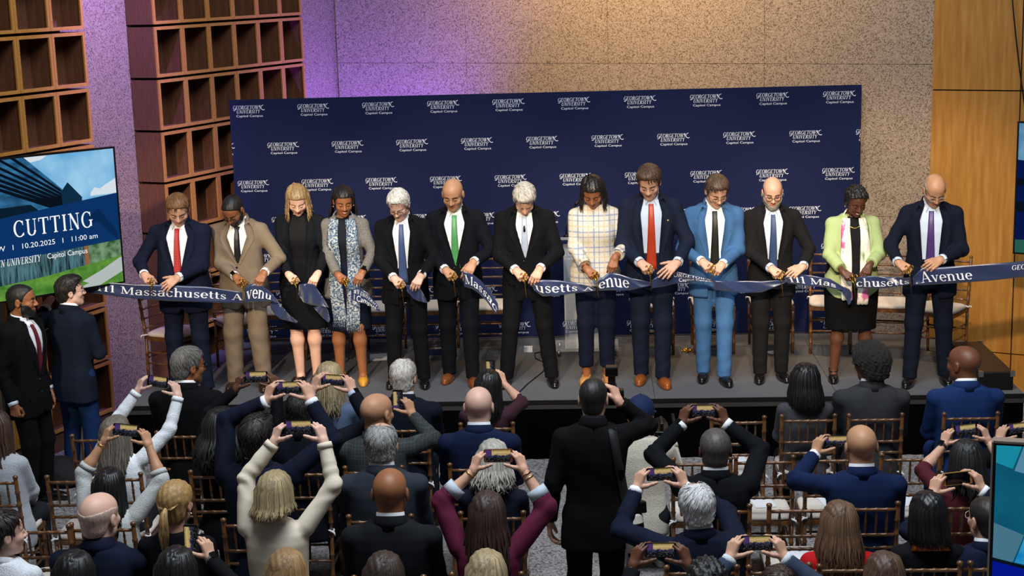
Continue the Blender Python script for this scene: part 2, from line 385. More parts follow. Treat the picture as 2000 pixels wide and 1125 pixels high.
w = MB(); w.prism([BW(-0.3, -0.04), BW(11, -0.04), BW(11, -0.3), BW(-0.3, -0.3)], 0, 6.2); wb = struct(w.obj('wall_back', M_GRAN))
def slab_between(p0, p1, d0, d1, z0, z1, gap=0.004):
    (x0, y0), (x1, y1) = p0, p1; u = np.array([x1-x0, y1-y0]); u = u/np.linalg.norm(u)
    return u
edges = [0.0, 1.7, 3.4, 5.1, SBK]
for a, b in zip(edges[:-1], edges[1:]):
    for z0, z1 in ((0, 1.66), (1.66, 3.12), (3.12, 4.6), (4.6, 6.2)):
        m = MB(); g = 0.002
        m.prism([BW(a+g, 0), BW(b-g, 0), BW(b-g, -0.035), BW(a+g, -0.035)], z0+g, z1-g); m.obj('granite_slab', M_GRAN, wb)
# wood panels at the right
zs = [0.0, 0.42, 2.885, 5.2]
wr = MB(); wr.prism([BW(SBK, 0.01), BW(10.2, 0.01), BW(10.2, -0.03), BW(SBK, -0.03)], 0, 6.2); wr = struct(wr.obj('wall_right', M_BLACK))
_c = [atY(x, y, -0.62) for x, y in ((1975, -40), (1979, 20), (1985, 80), (1992, 140), (1998, 182), (2006, 240))]
mb = MB(); mb.tube([q-_c[0] for q in _c], 0.006, 7); _o = mb.obj('hanging_cable', M_DMET, None, _c[0]); tag(_o, 'thin black cable hanging down in front of the wood wall', 'cable')
pe = [SBK, SBK+0.80, SBK+1.75, SBK+2.7]
for a, b in zip(pe[:-1], pe[1:]):
    for z0, z1 in zip(zs, zs[1:]+[6.2]):
        if z1 <= z0: continue
        m = MB(); g = 0.006
        m.prism([BW(a+(0 if a == SBK else g), 0.045), BW(b-g, 0.045), BW(b-g, 0.012), BW(a+(0 if a == SBK else g), 0.012)], z0+g, z1-g)
        m.obj('wood_panel', M_PANEL, wr)
# ------------------------------------------------------------------ cubby-box cabinet towers on the left wall
CW_, CH_, CD_ = 0.437, 0.5, 0.27
cb = MB(); t = 0.018; g = 0.012; fd = 0.016
x0, x1, z0, z1 = 0.002, CW_-0.002, g, CH_-g
def _frame(y0, y1, tt, mi):
    cb.box((x0, y0, z0), (x0+tt, y1, z1), mi); cb.box((x1-tt, y0, z0), (x1, y1, z1), mi)
    cb.box((x0+tt, y0, z0), (x1-tt, y1, z0+tt), mi); cb.box((x0+tt, y0, z1-tt), (x1-tt, y1, z1), mi)
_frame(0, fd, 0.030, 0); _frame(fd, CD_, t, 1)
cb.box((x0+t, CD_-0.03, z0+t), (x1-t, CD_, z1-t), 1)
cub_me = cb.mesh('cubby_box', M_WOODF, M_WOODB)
def tower(s0, ncol, label):
    p = LW(s0); e = empty('cubby_cabinet', (p[0], p[1], 0.0), math.atan2(VL[1], VL[0]))
    tag(e, label, 'cabinet')
    L = ncol*CW_
    b = MB(); b.box((0.004, 0.255, 0.0), (L-0.004, 0.29, 6.17)); b.obj('carcass', M_BLACK, e)
    s = MB()
    for k in range(12):
        z = 0.17+CH_*k
        for sx in (-0.012, L-0.008): 
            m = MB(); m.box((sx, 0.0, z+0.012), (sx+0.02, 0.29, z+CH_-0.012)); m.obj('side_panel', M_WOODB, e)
    m = MB(); m.box((0, 0.0, 0.0), (L, 0.03, 0.16)); m.obj('plinth', M_WOODB, e)
    for k in range(12):
        for c in range(ncol):
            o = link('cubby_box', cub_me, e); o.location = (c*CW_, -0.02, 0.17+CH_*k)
            o.scale = (1, 1, 1)
    return e
# local x runs along the wall, local y into the wall
tower(0.0, 6, 'tall maple cabinet of open cubby boxes between the granite strips, behind the banner edge')
tower(-1.0-4*CW_, 4, 'tall maple cabinet of open cubby boxes rising behind the large wall display')
# ------------------------------------------------------------------ stage platform
st = empty('stage_platform', (3.2, -1.2, 0)); tag(st, 'low stage with dark grey carpet deck and black front skirt', 'stage')
XL, XR = -0.62, 7.02
poly = [(XL, -2.3), (XR, -2.3), (XR, -0.45), (6.6, -0.22), (0.62, 2.6), (0.2, 1.6)]
sp = [(x-3.2, y+1.2) for x, y in poly]
d = MB(); d.prism(sp, ZS-0.05, ZS); d.obj('deck', M_CARP, st)
d = MB(); d.box((XL-3.2-0.01, -1.1-0.012, ZS-0.035), (XR-3.2+0.01, -1.1+0.0, ZS-0.002)); d.obj('edge_trim', M_DMET, st)
d = MB(); d.box((XL-3.2-0.01, -1.1-0.02, ZS-0.075), (XR-3.2+0.01, -1.1+0.0, ZS-0.04)); d.obj('fascia', M_FASC, st)
# pleated skirt
V = []; F = []; n = 420
for i in range(n+1):
    x = XL-3.2+(XR-XL)*i/n; y = -1.1-0.004-0.006*math.sin(i*0.9)-0.004*math.sin(i*0.37)
    V += [(x, y, 0.0), (x, y-0.002, ZS-0.075)]
for i in range(n): F.append((2*i, 2*i+2, 2*i+3, 2*i+1))
m = MB(); m.add(V, F, 0, True); m.obj('skirt', M_SKIRT, st)
d = MB(); d.prism([(x*0.985, y*0.985) for x, y in sp], 0.0, ZS-0.05); d.obj('substructure', M_BLACK, st)
for i in range(1, 5):
    x = XL+(XR-XL)*i/5-3.2; m = MB(); m.box((x-0.002, -1.095, ZS), (x+0.002, 0.9, ZS+0.0012)); m.obj('deck_seam', M_BLACK, st)
# ------------------------------------------------------------------ step-and-repeat banner
PH, PV, ZT = 0.63, 0.366, 2.356
bd = empty('banner_backdrop', (3.0, 0.0, ZS+0.003)); tag(bd, 'wide navy fabric banner with repeated white university lettering', 'banner')
V = []; F = []; nx, nz = 60, 24; bx0, bx1, bz1 = -3.03, 3.04, 2.41
for j in range(nz+1):
    for i in range(nx+1):
        x = bx0+(bx1-bx0)*i/nx; z = 0.01+(bz1-0.01)*j/nz
        V.append((x, -0.012+0.004*math.sin(x*2.1+z)*math.sin(z*1.7), z))
for j in range(nz):
    for i in range(nx): a = j*(nx+1)+i; F.append((a, a+1, a+nx+2, a+nx+1))
m = MB(); m.add(V, F, 0, True); m.obj('banner_fabric', M_NAVY, bd)
m = MB(); m.box((bx0, 0.0, 0.01), (bx1, 0.03, bz1)); m.obj('banner_lining', M_NAVY, bd)
for x in (-2.9, -1.45, 0, 1.45, 2.9):
    m = MB(); m.tube([(x, 0.06, 0), (x, 0.06, 2.38)], 0.018, 10); m.box((x-0.03, 0.03, 0), (x+0.03, 0.1, 0.012)); m.obj('frame_pole', M_CHROME, bd)
LV, LF = logo_2d()
def logo_mesh(x0=None, x1=None):
    bm = bmesh.new(); vs = [bm.verts.new((x, 0, y)) for x, y in LV]
    for fc in LF:
        try: bm.faces.new([vs[i] for i in fc])
        except ValueError: pass
    for xx, s in ((x0, -1), (x1, 1)):
        if xx is not None:
            bmesh.ops.bisect_plane(bm, geom=bm.verts[:]+bm.edges[:]+bm.faces[:], plane_co=(xx, 0, 0), plane_no=(s, 0, 0), clear_outer=True)
    me = bpy.data.meshes.new('logo'); bm.to_mesh(me); bm.free(); me.materials.append(M_WHITE); return me
lm = logo_mesh()
for r in range(7):
    for c in range(-1, 11):
        gx = (c+(0.5 if r % 2 else 0.0))*PH-3.0; z = ZT-r*PV
        if gx > bx1-0.02 or gx+0.315 < bx0+0.01: continue
        me = lm
        if gx < bx0: me = logo_mesh(x0=bx0-gx+0.003)
        elif gx+0.315 > bx1: me = logo_mesh(x1=bx1-gx-0.003)
        link('logo', me, bd, None, (gx, -0.0185, z))
# ------------------------------------------------------------------ large displays
def emis(name, col, s=1.0):
    if name in MATS: return MATS[name]
    m = bpy.data.materials.new(name); m.use_nodes = True; MATS[name] = m; N = m.node_tree.nodes; N.remove(N['Principled BSDF'])
    e = N.new('ShaderNodeEmission'); e.inputs[0].default_value = (*rgb(col), 1); e.inputs[1].default_value = s
    m.node_tree.links.new(e.outputs[0], N['Material Output'].inputs[0]); return m
def emis_noise(name, c0, c1, sc, s=1.0, scale=(1, 1, 1)):
    if name in MATS: return MATS[name]
    m = emis(name, c0, s); N = m.node_tree.nodes; L = m.node_tree.links
    tc = N.new('ShaderNodeTexCoord'); mp = N.new('ShaderNodeMapping'); mp.inputs['Scale'].default_value = scale
    n = N.new('ShaderNodeTexNoise'); n.inputs['Scale'].default_value = sc; n.inputs['Detail'].default_value = 5
    r = N.new('ShaderNodeValToRGB'); r.color_ramp.elements[0].position = 0.35; r.color_ramp.elements[1].position = 0.65
    r.color_ramp.elements[0].color = (*rgb(c0), 1); r.color_ramp.elements[1].color = (*rgb(c1), 1)
    L.new(tc.outputs['Object'], mp.inputs[0]); L.new(mp.outputs[0], n.inputs['Vector']); L.new(n.outputs[0], r.inputs[0])
    L.new(r.outputs[0], [x for x in N if x.type == 'EMISSION'][0].inputs[0]); return m
def display(name, corner, yaw, W, H, z0, label, right_anchor=True):
    """wall display on a floor stand; local x along the screen, local -y is the viewing side, origin on the floor under the anchored end"""
    e = empty(name, (corner[0], corner[1], 0), yaw); tag(e, label, 'display')
    xa, xb = (-W, 0) if right_anchor else (0, W)
    m = MB(); m.box((xa, 0.0, z0), (xb, 0.05, z0+H)); bevel(m.obj('housing', M_DMET, e), 0.004, 1)
    bz = 0.014
    for nm, lo, hi in (('bezel', (xa, -0.008, z0), (xa+bz, 0, z0+H)), ('bezel', (xb-bz, -0.008, z0), (xb, 0, z0+H)),
                       ('bezel', (xa+bz, -0.008, z0), (xb-bz, 0, z0+bz)), ('bezel', (xa+bz, -0.008, z0+H-bz), (xb-bz, 0, z0+H))):
        m = MB(); m.box(lo, hi); m.obj(nm, M_DMET, e)
    xm = (xa+xb)/2
    for dx in (-0.3, 0.3):
        m = MB(); m.box((xm+dx-0.035, 0.06, 0.06), (xm+dx+0.035, 0.11, z0+H*0.7)); m.obj('stand_post', M_CHROME, e)
        m = MB(); m.box((xm+dx-0.04, -0.3, 0.0), (xm+dx+0.04, 0.45, 0.06)); m.obj('stand_foot', M_DMET, e)
    m = MB(); m.box((xm-0.4, 0.05, z0+H*0.35), (xm+0.4, 0.08, z0+H*0.65)); m.obj('mount_plate', M_DMET, e)
    return e, xa+bz, xb-bz, z0+bz, z0+H-bz
def clip_poly(p, x0, x1, z0, z1):
    for k, v, sg in ((0, x0, 1), (0, x1, -1), (1, z0, 1), (1, z1, -1)):
        out = []
        for i in range(len(p)):
            a, b = p[i], p[(i+1) % len(p)]; ia = (a[k]-v)*sg >= 0; ib = (b[k]-v)*sg >= 0
            if ia: out.append(a)
            if ia != ib:
                t = (v-a[k])/(b[k]-a[k]); out.append((a[0]+t*(b[0]-a[0]), a[1]+t*(b[1]-a[1])))
        p = out
        if len(p) < 3: return []
    return p
class Screen:
    """stack of flat printed layers on a display face"""
    def __init__(s, e, x0, x1, z0, z1): s.e = e; s.b = (x0, x1, z0, z1); s.m = MB(); s.mats = []; s.k = 0
    def put(s, poly, material):
        """poly in display fractions (u from left, v from top)"""
        x0, x1, z0, z1 = s.b
        p = clip_poly([(x0+(x1-x0)*u, z1-(z1-z0)*v) for u, v in poly], x0, x1, z0, z1)
        if len(p) < 3: return
        if material not in s.mats: s.mats.append(material)
        s.k += 1; y = -0.0012-0.00015*s.k
        ar = sum(p[i][0]*p[(i+1) % len(p)][1]-p[(i+1) % len(p)][0]*p[i][1] for i in range(len(p)))
        if ar < 0: p = p[::-1]
        s.m.poly([(x, y, z) for x, z in p], s.mats.index(material))
    def done(s): return s.m.obj('screen_image', s.mats, s.e)
    def text(s, t, u, v, material, name='lettering'):
        x0, x1, z0, z1 = s.b; ox = x0+(x1-x0)*u; oz = z1-(z1-z0)*v; m = MB()
        m.add([(ox+x, -0.0075, oz+y) for x, y in t[0]], t[1]); return m.obj(name, material, s.e)
# left display: world corner of its right edge, top edge runs toward the camera on the left
TR = atY(223, 286, -2.25); TB = atY(229, 552, -2.25); TLp = atZ(0, 309, TR[2])
yawL = math.atan2(TR[1]-TLp[1], TR[0]-TLp[0]); HT = TR[2]-TB[2]; WV = math.hypot(TR[0]-TLp[0], TR[1]-TLp[1])
WT = min(1.72, WV*1.62)
e, xa, xb, za, zb = display('event_display', (TR[0], TR[1]), yawL, WT, HT, TB[2], 'large display showing glass building and event lettering on stand')
S = Screen(e, xa, xb, za, zb); FV = WV/WT      # visible fraction
U = lambda u: 1-FV*(1-u)                       # u measured over the part of the screen in view
sky = emis_noise('screen_sky', '#5aa5d8', '#9fd0ee', 3.0, 0.95); S.put([(0, 0), (1, 0), (1, .45), (0, .45)], sky)
wc = emis('screen_cloud', '#dfe9f2', 0.9)
S.put([(U(.76), .31), (U(.80), .27), (U(.85), .285), (U(.9), .26), (1, .22), (1, .33), (U(.76), .33)], wc)
S.put([(U(.18), 0), (U(.4), 0), (U(.34), .03), (U(.25), .04)], wc)
gl = emis_noise('screen_glass', '#173f63', '#3c7fae', 5.0, 0.8, (1, 1, 3)); dk = emis('screen_dark', '#0a1420', 0.8)
S.put([(-.5, -.05), (U(.17), -.02), (U(.55), .29), (U(.66), .33), (U(.66), .72), (-.5, .72)], gl)
for k in range(7):
    v = -.05+.085*k
    S.put([(U(.05)-.12*k*FV, -.02), (U(.09)-.12*k*FV, -.02), (U(.50), .26+.022*k), (U(.50), .28+.024*k)], dk)
S.put([(U(.5), .27), (U(.56), .21), (U(.68), .33), (U(.66), .5), (U(.5), .5)], emis('screen_glass_dark', '#12314a', 0.8))
S.put([(-.5, .34), (U(.22), .34), (U(.44), .5), (-.5, .62)], emis('screen_soffit', '#0d2233', 0.8))
# lower facade, lawn, path
S.put([(-.5, .68), (1, .66), (1, .86), (-.5, .93)], emis_noise('screen_curtainwall', '#14242c', '#5f8a94', 9.0, 0.75, (6, 6, 0.7)))
S.put([(U(.66), .66), (U(.7), .66), (U(.7), .84), (U(.66), .86)], emis('screen_brick', '#9c6a48', 0.8))
S.put([(U(.70), .66), (1, .62), (1, .83), (U(.70), .86)], emis_noise('screen_trees', '#2f5a2c', '#86a985', 14, 0.8))
S.put([(-.5, .97), (U(.3), .87), (U(.5), .85), (1, .80), (1, 1.05), (-.5, 1.05)], emis_noise('screen_lawn', '#3f7a2c', '#6da142', 12, 0.85))
S.put([(U(.62), .95), (U(.8), .89), (U(.97), .82), (1, .81), (1, .92), (U(.72), 1.02), (U(.5), 1.02), (U(.68), .97)], emis('screen_path', '#b9c2bf', 0.9))
S.put([(-.5, .52), (1, .33), (1, .68), (-.5, .78)], emis('screen_band', '#12407c', 0.62))
S.put([(U(.72), .48), (U(.82), .43), (U(.98), .62), (U(.98), .68), (U(.8), .52), (U(.72), .54)], emis('screen_band_dark', '#0d3263', 0.62))
S.done(); TX = emis('screen_lettering', '#f4f7fb', 1.0)
k = WV
S.text(fit_w(serif('CUTTING', 0.135, 0.05), k*.70), U(.05), .56, TX)
S.text(fit_w(sans('Avenue NW   I   10.20.2025   I   11:00 am', 0.06), k*1.16), U(.77)-k*1.16/WT, .645, TX)
S.text(fit_w(sans('Capitol Campus', 0.062), k*.36), U(.32), .745, TX)
S.text(fit_w(serif('GEORGETOWN UNIVERSITY', 0.055, 0, 0.22), k*.66), U(.25)-k*.66/WT, .755, TX)
# right-hand display beyond the stage end
RT = atY(1988, 237, -1.7); RB = atY(1990, 495, -1.7)
e, xa, xb, za, zb = display('event_display', (RT[0], RT[1]), math.radians(-32), 1.6, RT[2]-RB[2], RB[2], 'display with blue facade picture standing against the wood panels', False)
S = Screen(e, xa, xb, za, zb); S.put([(0, 0), (1, 0), (1, .5), (0, .5)], emis_noise('screen_sky2', '#2f6fa0', '#7fb4d6', 4, 0.7))
S.put([(0, .28), (1, .4), (1, 1), (0, 1)], emis('screen_navy', '#0c1f5c', 0.6)); S.put([(0, .42), (1, .5), (1, .55), (0, .48)], dk)
S.put([(0, .6), (1, .7), (1, .8), (0, .68)], dk); S.put([(0, .9), (1, .85), (1, 1), (0, 1)], emis('screen_teal', '#2f6a5c', 0.7)); S.done()
# near monitor at the lower right
NT = atY(1940, 862, -8.35); 
e, xa, xb, za, zb = display('floor_monitor', (NT[0], NT[1]), math.radians(-14), 1.45, 0.84, NT[2]-0.84, 'monitor showing bright blue glass facade, close behind the last rows', False)
m = MB(); m.box((0, -0.012, NT[2]-0.004), (1.45, 0.05, NT[2]+0.006)); m.obj('frame_edge', mat('pale_frame', '#a5968a', 0.4, 0.6), e)
m = MB(); m.box((-0.006, -0.012, NT[2]-0.84), (0.001, 0.05, NT[2])); m.obj('frame_edge', MATS['pale_frame'], e)
S = Screen(e, xa, xb, za, zb)
S.put([(0, 0), (1, 0), (1, 1), (0, 1)], emis_noise('screen_deepblue', '#0b4a66', '#136a86', 2, 0.75))
S.put([(0, 0), (.075, 0), (.05, .13), (0, .1)], emis('screen_cyan', '#1c93ad', 0.8)); S.put([(.08, 0), (.3, 0), (.3, .24), (.055, .14)], emis('screen_steel', '#5c93ae', 0.8))
S.put([(0, .44), (.09, .5), (.06, .66), (0, .64)], emis('screen_steel2', '#4f8196', 0.75)); S.put([(.095, .5), (.4, .66), (.4, .74), (.065, .66)], emis_noise('screen_cyan2', '#0f7fc0', '#4fb3c4', 5, 0.9))
S.put([(0, .64), (.4, .78), (.4, .86), (0, .7)], dk); S.put([(0, .66), (.4, .8), (.4, 1.05), (0, .9)], emis('screen_ultramarine', '#06189a', 0.75))
S.put([(0, .9), (.4, 1.0), (.4, 1.05), (0, 1)], dk); S.done()
# ------------------------------------------------------------------ people: head, hands, body, clothes
SKIN = {'pale': '#dcb09b', 'fair': '#d0a086', 'tan': '#bd8c6a', 'olive': '#b67f5a', 'brown': '#925d3c', 'deep': '#5f3a28', 'dark': '#4a2c20'}
def skin_mat(k): return mat('skin_'+k, SKIN[k], 0.48, sss=0.06, var=0.07, vscale=22, spec=0.4)
def cloth_mat(col, kind='wool'):
    n = f'{kind}_{col}'
    if kind == 'wool': return mat(n, tuple(v*0.8 for v in rgb(col)), 0.88, bump=(420, 0.10), var=0.10, vscale=9, spec=0.15)
    if kind == 'knit': return mat(n, col, 0.95, bump=(150, 0.5), var=0.12, vscale=90, sheen=0.2, spec=0.2)
    if kind == 'cotton': return mat(n, col, 0.8, bump=(60, 0.08), spec=0.25)
    if kind == 'silk': return mat(n, col, 0.42, bump=(30, 0.1), var=0.08, vscale=20)
    if kind == 'leather': return mat(n, col, 0.33, var=0.12, vscale=14, coat=0.2)
    if kind == 'tweed': return ramp_mat(n, 'ShaderNodeTexNoise', [(0.35, tuple(v*0.55 for v in rgb(col))), (0.65, tuple(min(1, v*1.5) for v in rgb(col)))], 0.9, (1, 1, 1), 170, bump=0.2)
    return mat(n, col, 0.8)
def hair_mat(col, gloss=0.45):
    n = 'hair_'+col
    if n in MATS: return MATS[n]
    c = rgb(col); m = mat(n, c, gloss, spec=0.5)
    N = m.node_tree.nodes; L = m.node_tree.links; b = N['Principled BSDF']
    a = N.new('ShaderNodeAttribute'); a.attribute_name = 'tone'
    tc = N.new('ShaderNodeTexCoord'); mp = N.new('ShaderNodeMapping'); mp.inputs['Scale'].default_value = (1, 1, 0.25); L.new(tc.outputs['Object'], mp.inputs[0])
    t = N.new('ShaderNodeTexNoise'); t.inputs['Scale'].default_value = 130; t.inputs['Detail'].default_value = 3; L.new(mp.outputs[0], t.inputs['Vector'])
    ad = N.new('ShaderNodeMath'); ad.operation = 'MULTIPLY_ADD'; ad.inputs[1].default_value = 0.7; L.new(t.outputs[0], ad.inputs[0]); L.new(a.outputs['Fac'], ad.inputs[2])
    r = N.new('ShaderNodeValToRGB'); r.color_ramp.elements[0].position = 0.15; r.color_ramp.elements[1].position = 0.95
    r.color_ramp.elements[0].color = (*[v*0.45 for v in c], 1); r.color_ramp.elements[1].color = (*[min(1, v*1.55+0.004) for v in c], 1)
    L.new(ad.outputs[0], r.inputs[0]); L.new(r.outputs[0], b.inputs['Base Color'])
    bp = N.new('ShaderNodeBump'); bp.inputs['Strength'].default_value = 0.3; bp.inputs['Distance'].default_value = 0.003
    L.new(t.outputs[0], bp.inputs['Height']); L.new(bp.outputs[0], b.inputs['Normal']); return m
# ---- head (local: +y face, +z up, +x subject's right; origin between the ears)
def head_fn(P, fem=False):
    Q = P.copy(); Q[:, 0] = np.abs(Q[:, 0])
    d = ell(Q, (0, -0.014, 0.036), (0.076, 0.098, 0.087))
    d = smin(d, ell(Q, (0, 0.026, -0.03), (0.061, 0.066, 0.082)), 0.03)
    d = smin(d, ell(Q, (0, 0.030, 0.045), (0.064, 0.060, 0.062)), 0.02)
    jw = 0.034 if fem else 0.042
    d = smin(d, cone(Q, (0.0, 0.066, -0.094), (jw, 0.012, -0.062), 0.022 if fem else 0.026, 0.022), 0.03)
    d = smin(d, ell(Q, (0.038, 0.060, -0.022), (0.026, 0.026, 0.024)), 0.02)
    d = smin(d, cone(Q, (0, 0.084, 0.026), (0.040, 0.070, 0.027), 0.010 if fem else 0.013, 0.009), 0.014)
    d = smax(d, -ell(Q, (0.031, 0.101, 0.008), (0.017, 0.017, 0.011)), 0.010)
    d = smin(d, ell(Q, (0.031, 0.079, 0.005), (0.0145, 0.0125, 0.0115)), 0.004)
    d = smin(d, cone(Q, (0, 0.090, 0.014), (0, 0.110, -0.024), 0.0085, 0.0125), 0.010)
    d = smin(d, ell(Q, (0.012, 0.099, -0.028), (0.009, 0.011, 0.008)), 0.006)
    d = smin(d, cone(Q, (0, 0.0925, -0.054), (0.017, 0.085, -0.057), 0.0065, 0.004), 0.005)
    d = smin(d, cone(Q, (0, 0.0915, -0.065), (0.015, 0.085, -0.062), 0.0075, 0.004), 0.005)
    e = ell(Q, (0.079, -0.010, -0.004), (0.010, 0.020, 0.033))
    e = smax(e, -ell(Q, (0.090, -0.006, -0.004), (0.007, 0.011, 0.020)), 0.004)
    d = smin(d, e, 0.007)
    r = 0.047 if fem else 0.057
    d = smin(d, cone(Q, (0, -0.020, -0.055), (0, -0.034, -0.150), r, r+0.004), 0.022)
    return d
_HC = {}
def head_mesh(fem, h):
    k = (fem, h)
    if k not in _HC: _HC[k] = surfnet(lambda P: head_fn(P, fem), (-0.10, -0.13, -0.155), (0.10, 0.14, 0.135), h)
    return _HC[k]
# ---- hand (left hand: thumb on +x; +y along the fingers, +z back of the hand)
HANDP = {  # finger curl (deg per joint), spread, thumb direction
 'relaxed': ((22, 30, 20), 3, (0.55, 0.80, -0.25), 18), 'phone': ((38, 34, 22), 5, (0.80, 0.42, -0.42), 12),
 'fist': ((68, 78, 45), 0, (0.40, 0.72, -0.55), 35), 'pinch': ((46, 30, 18), 2, (0.30, 0.80, -0.52), 12),
 'flat': ((12, 14, 8), 5, (0.70, 0.70, -0.10), 10), 'portrait': ((48, 46, 30), 2, (0.50, 0.72, -0.45), 15)}
_HD = {}
def hand_mesh(pose):
    if pose in _HD: return _HD[pose]
    (c1, c2, c3), spr, td, tb = HANDP[pose]
    seg = []
    kx = [0.031, 0.0105, -0.0105, -0.029]; ky = [0.088, 0.092, 0.087, 0.077]; ls = [0.95, 1.05, 0.97, 0.78]
    palm = []
    for i in range(4):
        k = np.array([kx[i], ky[i], 0.002]); palm.append(((kx[i]*0.55, 0.004, 0), k, 0.0145, 0.0115))
        a = 0.0; p = k; sp = math.radians(spr*(1.5-i))
        for c, l, r0, r1 in zip((c1, c2, c3), (0.043, 0.027, 0.021), (0.0098, 0.0090, 0.0082), (0.0090, 0.0082, 0.0072)):
            a += math.radians(c*(1+0.06*(i-1.5))); dv = np.array([math.sin(sp)*math.cos(a), math.cos(sp)*math.cos(a), -math.sin(a)])
            q = p+dv*l*ls[i]; seg.append((p, q, r0, r1)); p = q
    td = np.array(td)/np.linalg.norm(td); b = np.array([0.018, 0.020, -0.004]); p = b+td*0.043; th = [(b, p, 0.016, 0.0125)]
    t2 = td+np.array([-0.25, 0.25, -0.1])*math.sin(math.radians(tb))*3; t2 /= np.linalg.norm(t2); q = p+t2*0.032; th.append((p, q, 0.0115, 0.0105)); th.append((q, q+t2*0.024, 0.0105, 0.0085))
    def fn(P):
        d = cone(P, (0, -0.016, 0), (0, 0.008, 0), 0.023, 0.025)
        e = np.full(len(P), 1.0, np.float32)
        for s in palm: e = smin(e, cone(P, *s), 0.012)
        d = smin(d, e, 0.02)
        t = np.full(len(P), 1.0, np.float32)
        for s in th: t = smin(t, cone(P, *s), 0.006)
        d = smin(d, t, 0.010)
        for k in range(4):
            f = np.full(len(P), 1.0, np.float32)
            for s in seg[3*k:3*k+3]: f = smin(f, cone(P, *s), 0.004)
            d = smin(d, f, 0.0045)
        return d
    _HD[pose] = surfnet(fn, (-0.065, -0.085, -0.115), (0.105, 0.205, 0.045), 0.0046); return _HD[pose]
def frame(y, z):
    y = np.array(y, float); y /= np.linalg.norm(y); z = np.array(z, float); z -= y*(y@z); z /= np.linalg.norm(z)
    return np.stack([np.cross(y, z), y, z], 1)
def ik(S, W, l1, l2, pole):
    S = np.array(S, float); W = np.array(W, float); v = W-S; d = np.linalg.norm(v)
    k = 1.0
    if d > (l1+l2)*0.995: k = d/((l1+l2)*0.995)
    l1, l2 = l1*k, l2*k; u = v/d; c = (l1*l1+d*d-l2*l2)/(2*l1*d); c = max(-1, min(1, c))
    p = np.array(pole, float); p -= u*(u@p); p /= (np.linalg.norm(p)+1e-9)
    return S+u*(l1*c)+p*(l1*math.sqrt(max(0, 1-c*c))), k
def Rx(a): c, s = math.cos(a), math.sin(a); return np.array([[1, 0, 0], [0, c, -s], [0, s, c]])
def Ry(a): c, s = math.cos(a), math.sin(a); return np.array([[c, 0, s], [0, 1, 0], [-s, 0, c]])
def Rz(a): c, s = math.cos(a), math.sin(a); return np.array([[c, -s, 0], [s, c, 0], [0, 0, 1]])
# torso section tables: z above the hip joint, half width, half depth, centre y
TZ = np.array([-0.24, -0.16, -0.08, 0.0, 0.08, 0.16, 0.25, 0.34, 0.42, 0.475, 0.515, 0.55, 0.59])
TM = (np.array([.172, .172, .170, .166, .152, .148, .158, .172, .180, .172, .138, .086, .058]), np.array([.105, .108, .110, .108, .103, .104, .114, .120, .113, .098, .080, .066, .056]), np.array([0, 0, 0, 0, .004, .006, .006, .004, -.002, -.008, -.014, -.016, -.016]))
TF = (np.array([.172, .176, .178, .170, .138, .128, .138, .150, .154, .144, .108, .068, .050]), np.array([.108, .112, .114, .108, .092, .090, .104, .112, .102, .086, .070, .058, .048]), np.array([0, 0, 0, 0, .003, .005, .008, .008, .0, -.006, -.012, -.014, -.014]))
def torso(P, T, off=0.0, offb=None, girth=0.0, z0=-0.12, z1=0.58, flare=0.0, pw=2.35):
    z = P[:, 2]; offb = off if offb is None else offb
    a = np.interp(z, TZ, T[0])+off; b = np.interp(z, TZ, T[1])+offb; c = np.interp(z, TZ, T[2])
    if girth:
        g = girth*np.exp(-((z-0.06)/0.20)**2); a = a+g*0.75; b = b+g; c = c+g*0.55
    if flare: fl = flare*np.clip((0.08-z)/0.3, 0, 1); a = a+fl; b = b+fl*0.7
    q = (np.abs(P[:, 0]/a)**pw+np.abs((P[:, 1]-c)/b)**pw)**(1/pw)
    d = (q-1)*np.minimum(a, b)
    return smax(d, np.maximum(z0-z, z-z1), 0.012)
def bust(P, d, s, off=0.0):
    if s <= 0: return d
    Q = P.copy(); Q[:, 0] = np.abs(Q[:, 0])
    return smin(d, ell(Q, (0.068, 0.088, 0.325), (0.058+off, 0.045*s+off, 0.060+off)), 0.04)
def front_y(fn, x, z, y0=0.34, back=False):
    """y of the first surface met along +-y at each (x, z)"""
    ys = np.linspace(y0, -0.05, 100)*(-1 if back else 1)
    P = np.stack([np.repeat(x, 100), np.tile(ys, len(x)), np.repeat(z, 100)], -1).astype(np.float32)
    D = fn(P).reshape(len(x), 100) < 0
    return np.where(D.any(1), ys[D.argmax(1)], 0.0)
def ribbon_on(fn, rows, off, th=0.0):
    """rows: list of lists of (x, z) -> mesh grid laid on the front surface"""
    R = len(rows); C = len(rows[0]); A = np.array(rows, float).reshape(-1, 2)
    y = front_y(fn, A[:, 0], A[:, 1])+off
    V = np.stack([A[:, 0], y, A[:, 1]], -1)
    F = [(r*C+c, r*C+c+1, (r+1)*C+c+1, (r+1)*C+c) for r in range(R-1) for c in range(C-1)]
    if th:
        n = len(V); V = np.concatenate([V, V-np.array([0, th, 0])])
        F2 = [tuple(n+i for i in f[::-1]) for f in F]; B = [r*C for r in range(R)]; E_ = [r*C+C-1 for r in range(R)]
        ring = list(range(C))+[r*C+C-1 for r in range(1, R)]+[(R-1)*C+c for c in range(C-2, -1, -1)]+[r*C for r in range(R-2, 0, -1)]
        F3 = [(ring[i], ring[(i+1) % len(ring)], n+ring[(i+1) % len(ring)], n+ring[i]) for i in range(len(ring))]
        F = F+F2+F3
    return V, F
def tube_mesh(curves, n=5, flat=0.55, tones=None):
    mb = MB(); tn = []
    for i, (pts, rs) in enumerate(curves):
        k = len(mb.v); mb.tube(pts, rs, n, flat=flat); tn += [(tones[i] if tones is not None else 0.3)]*(len(mb.v)-k)
    return mb, tn
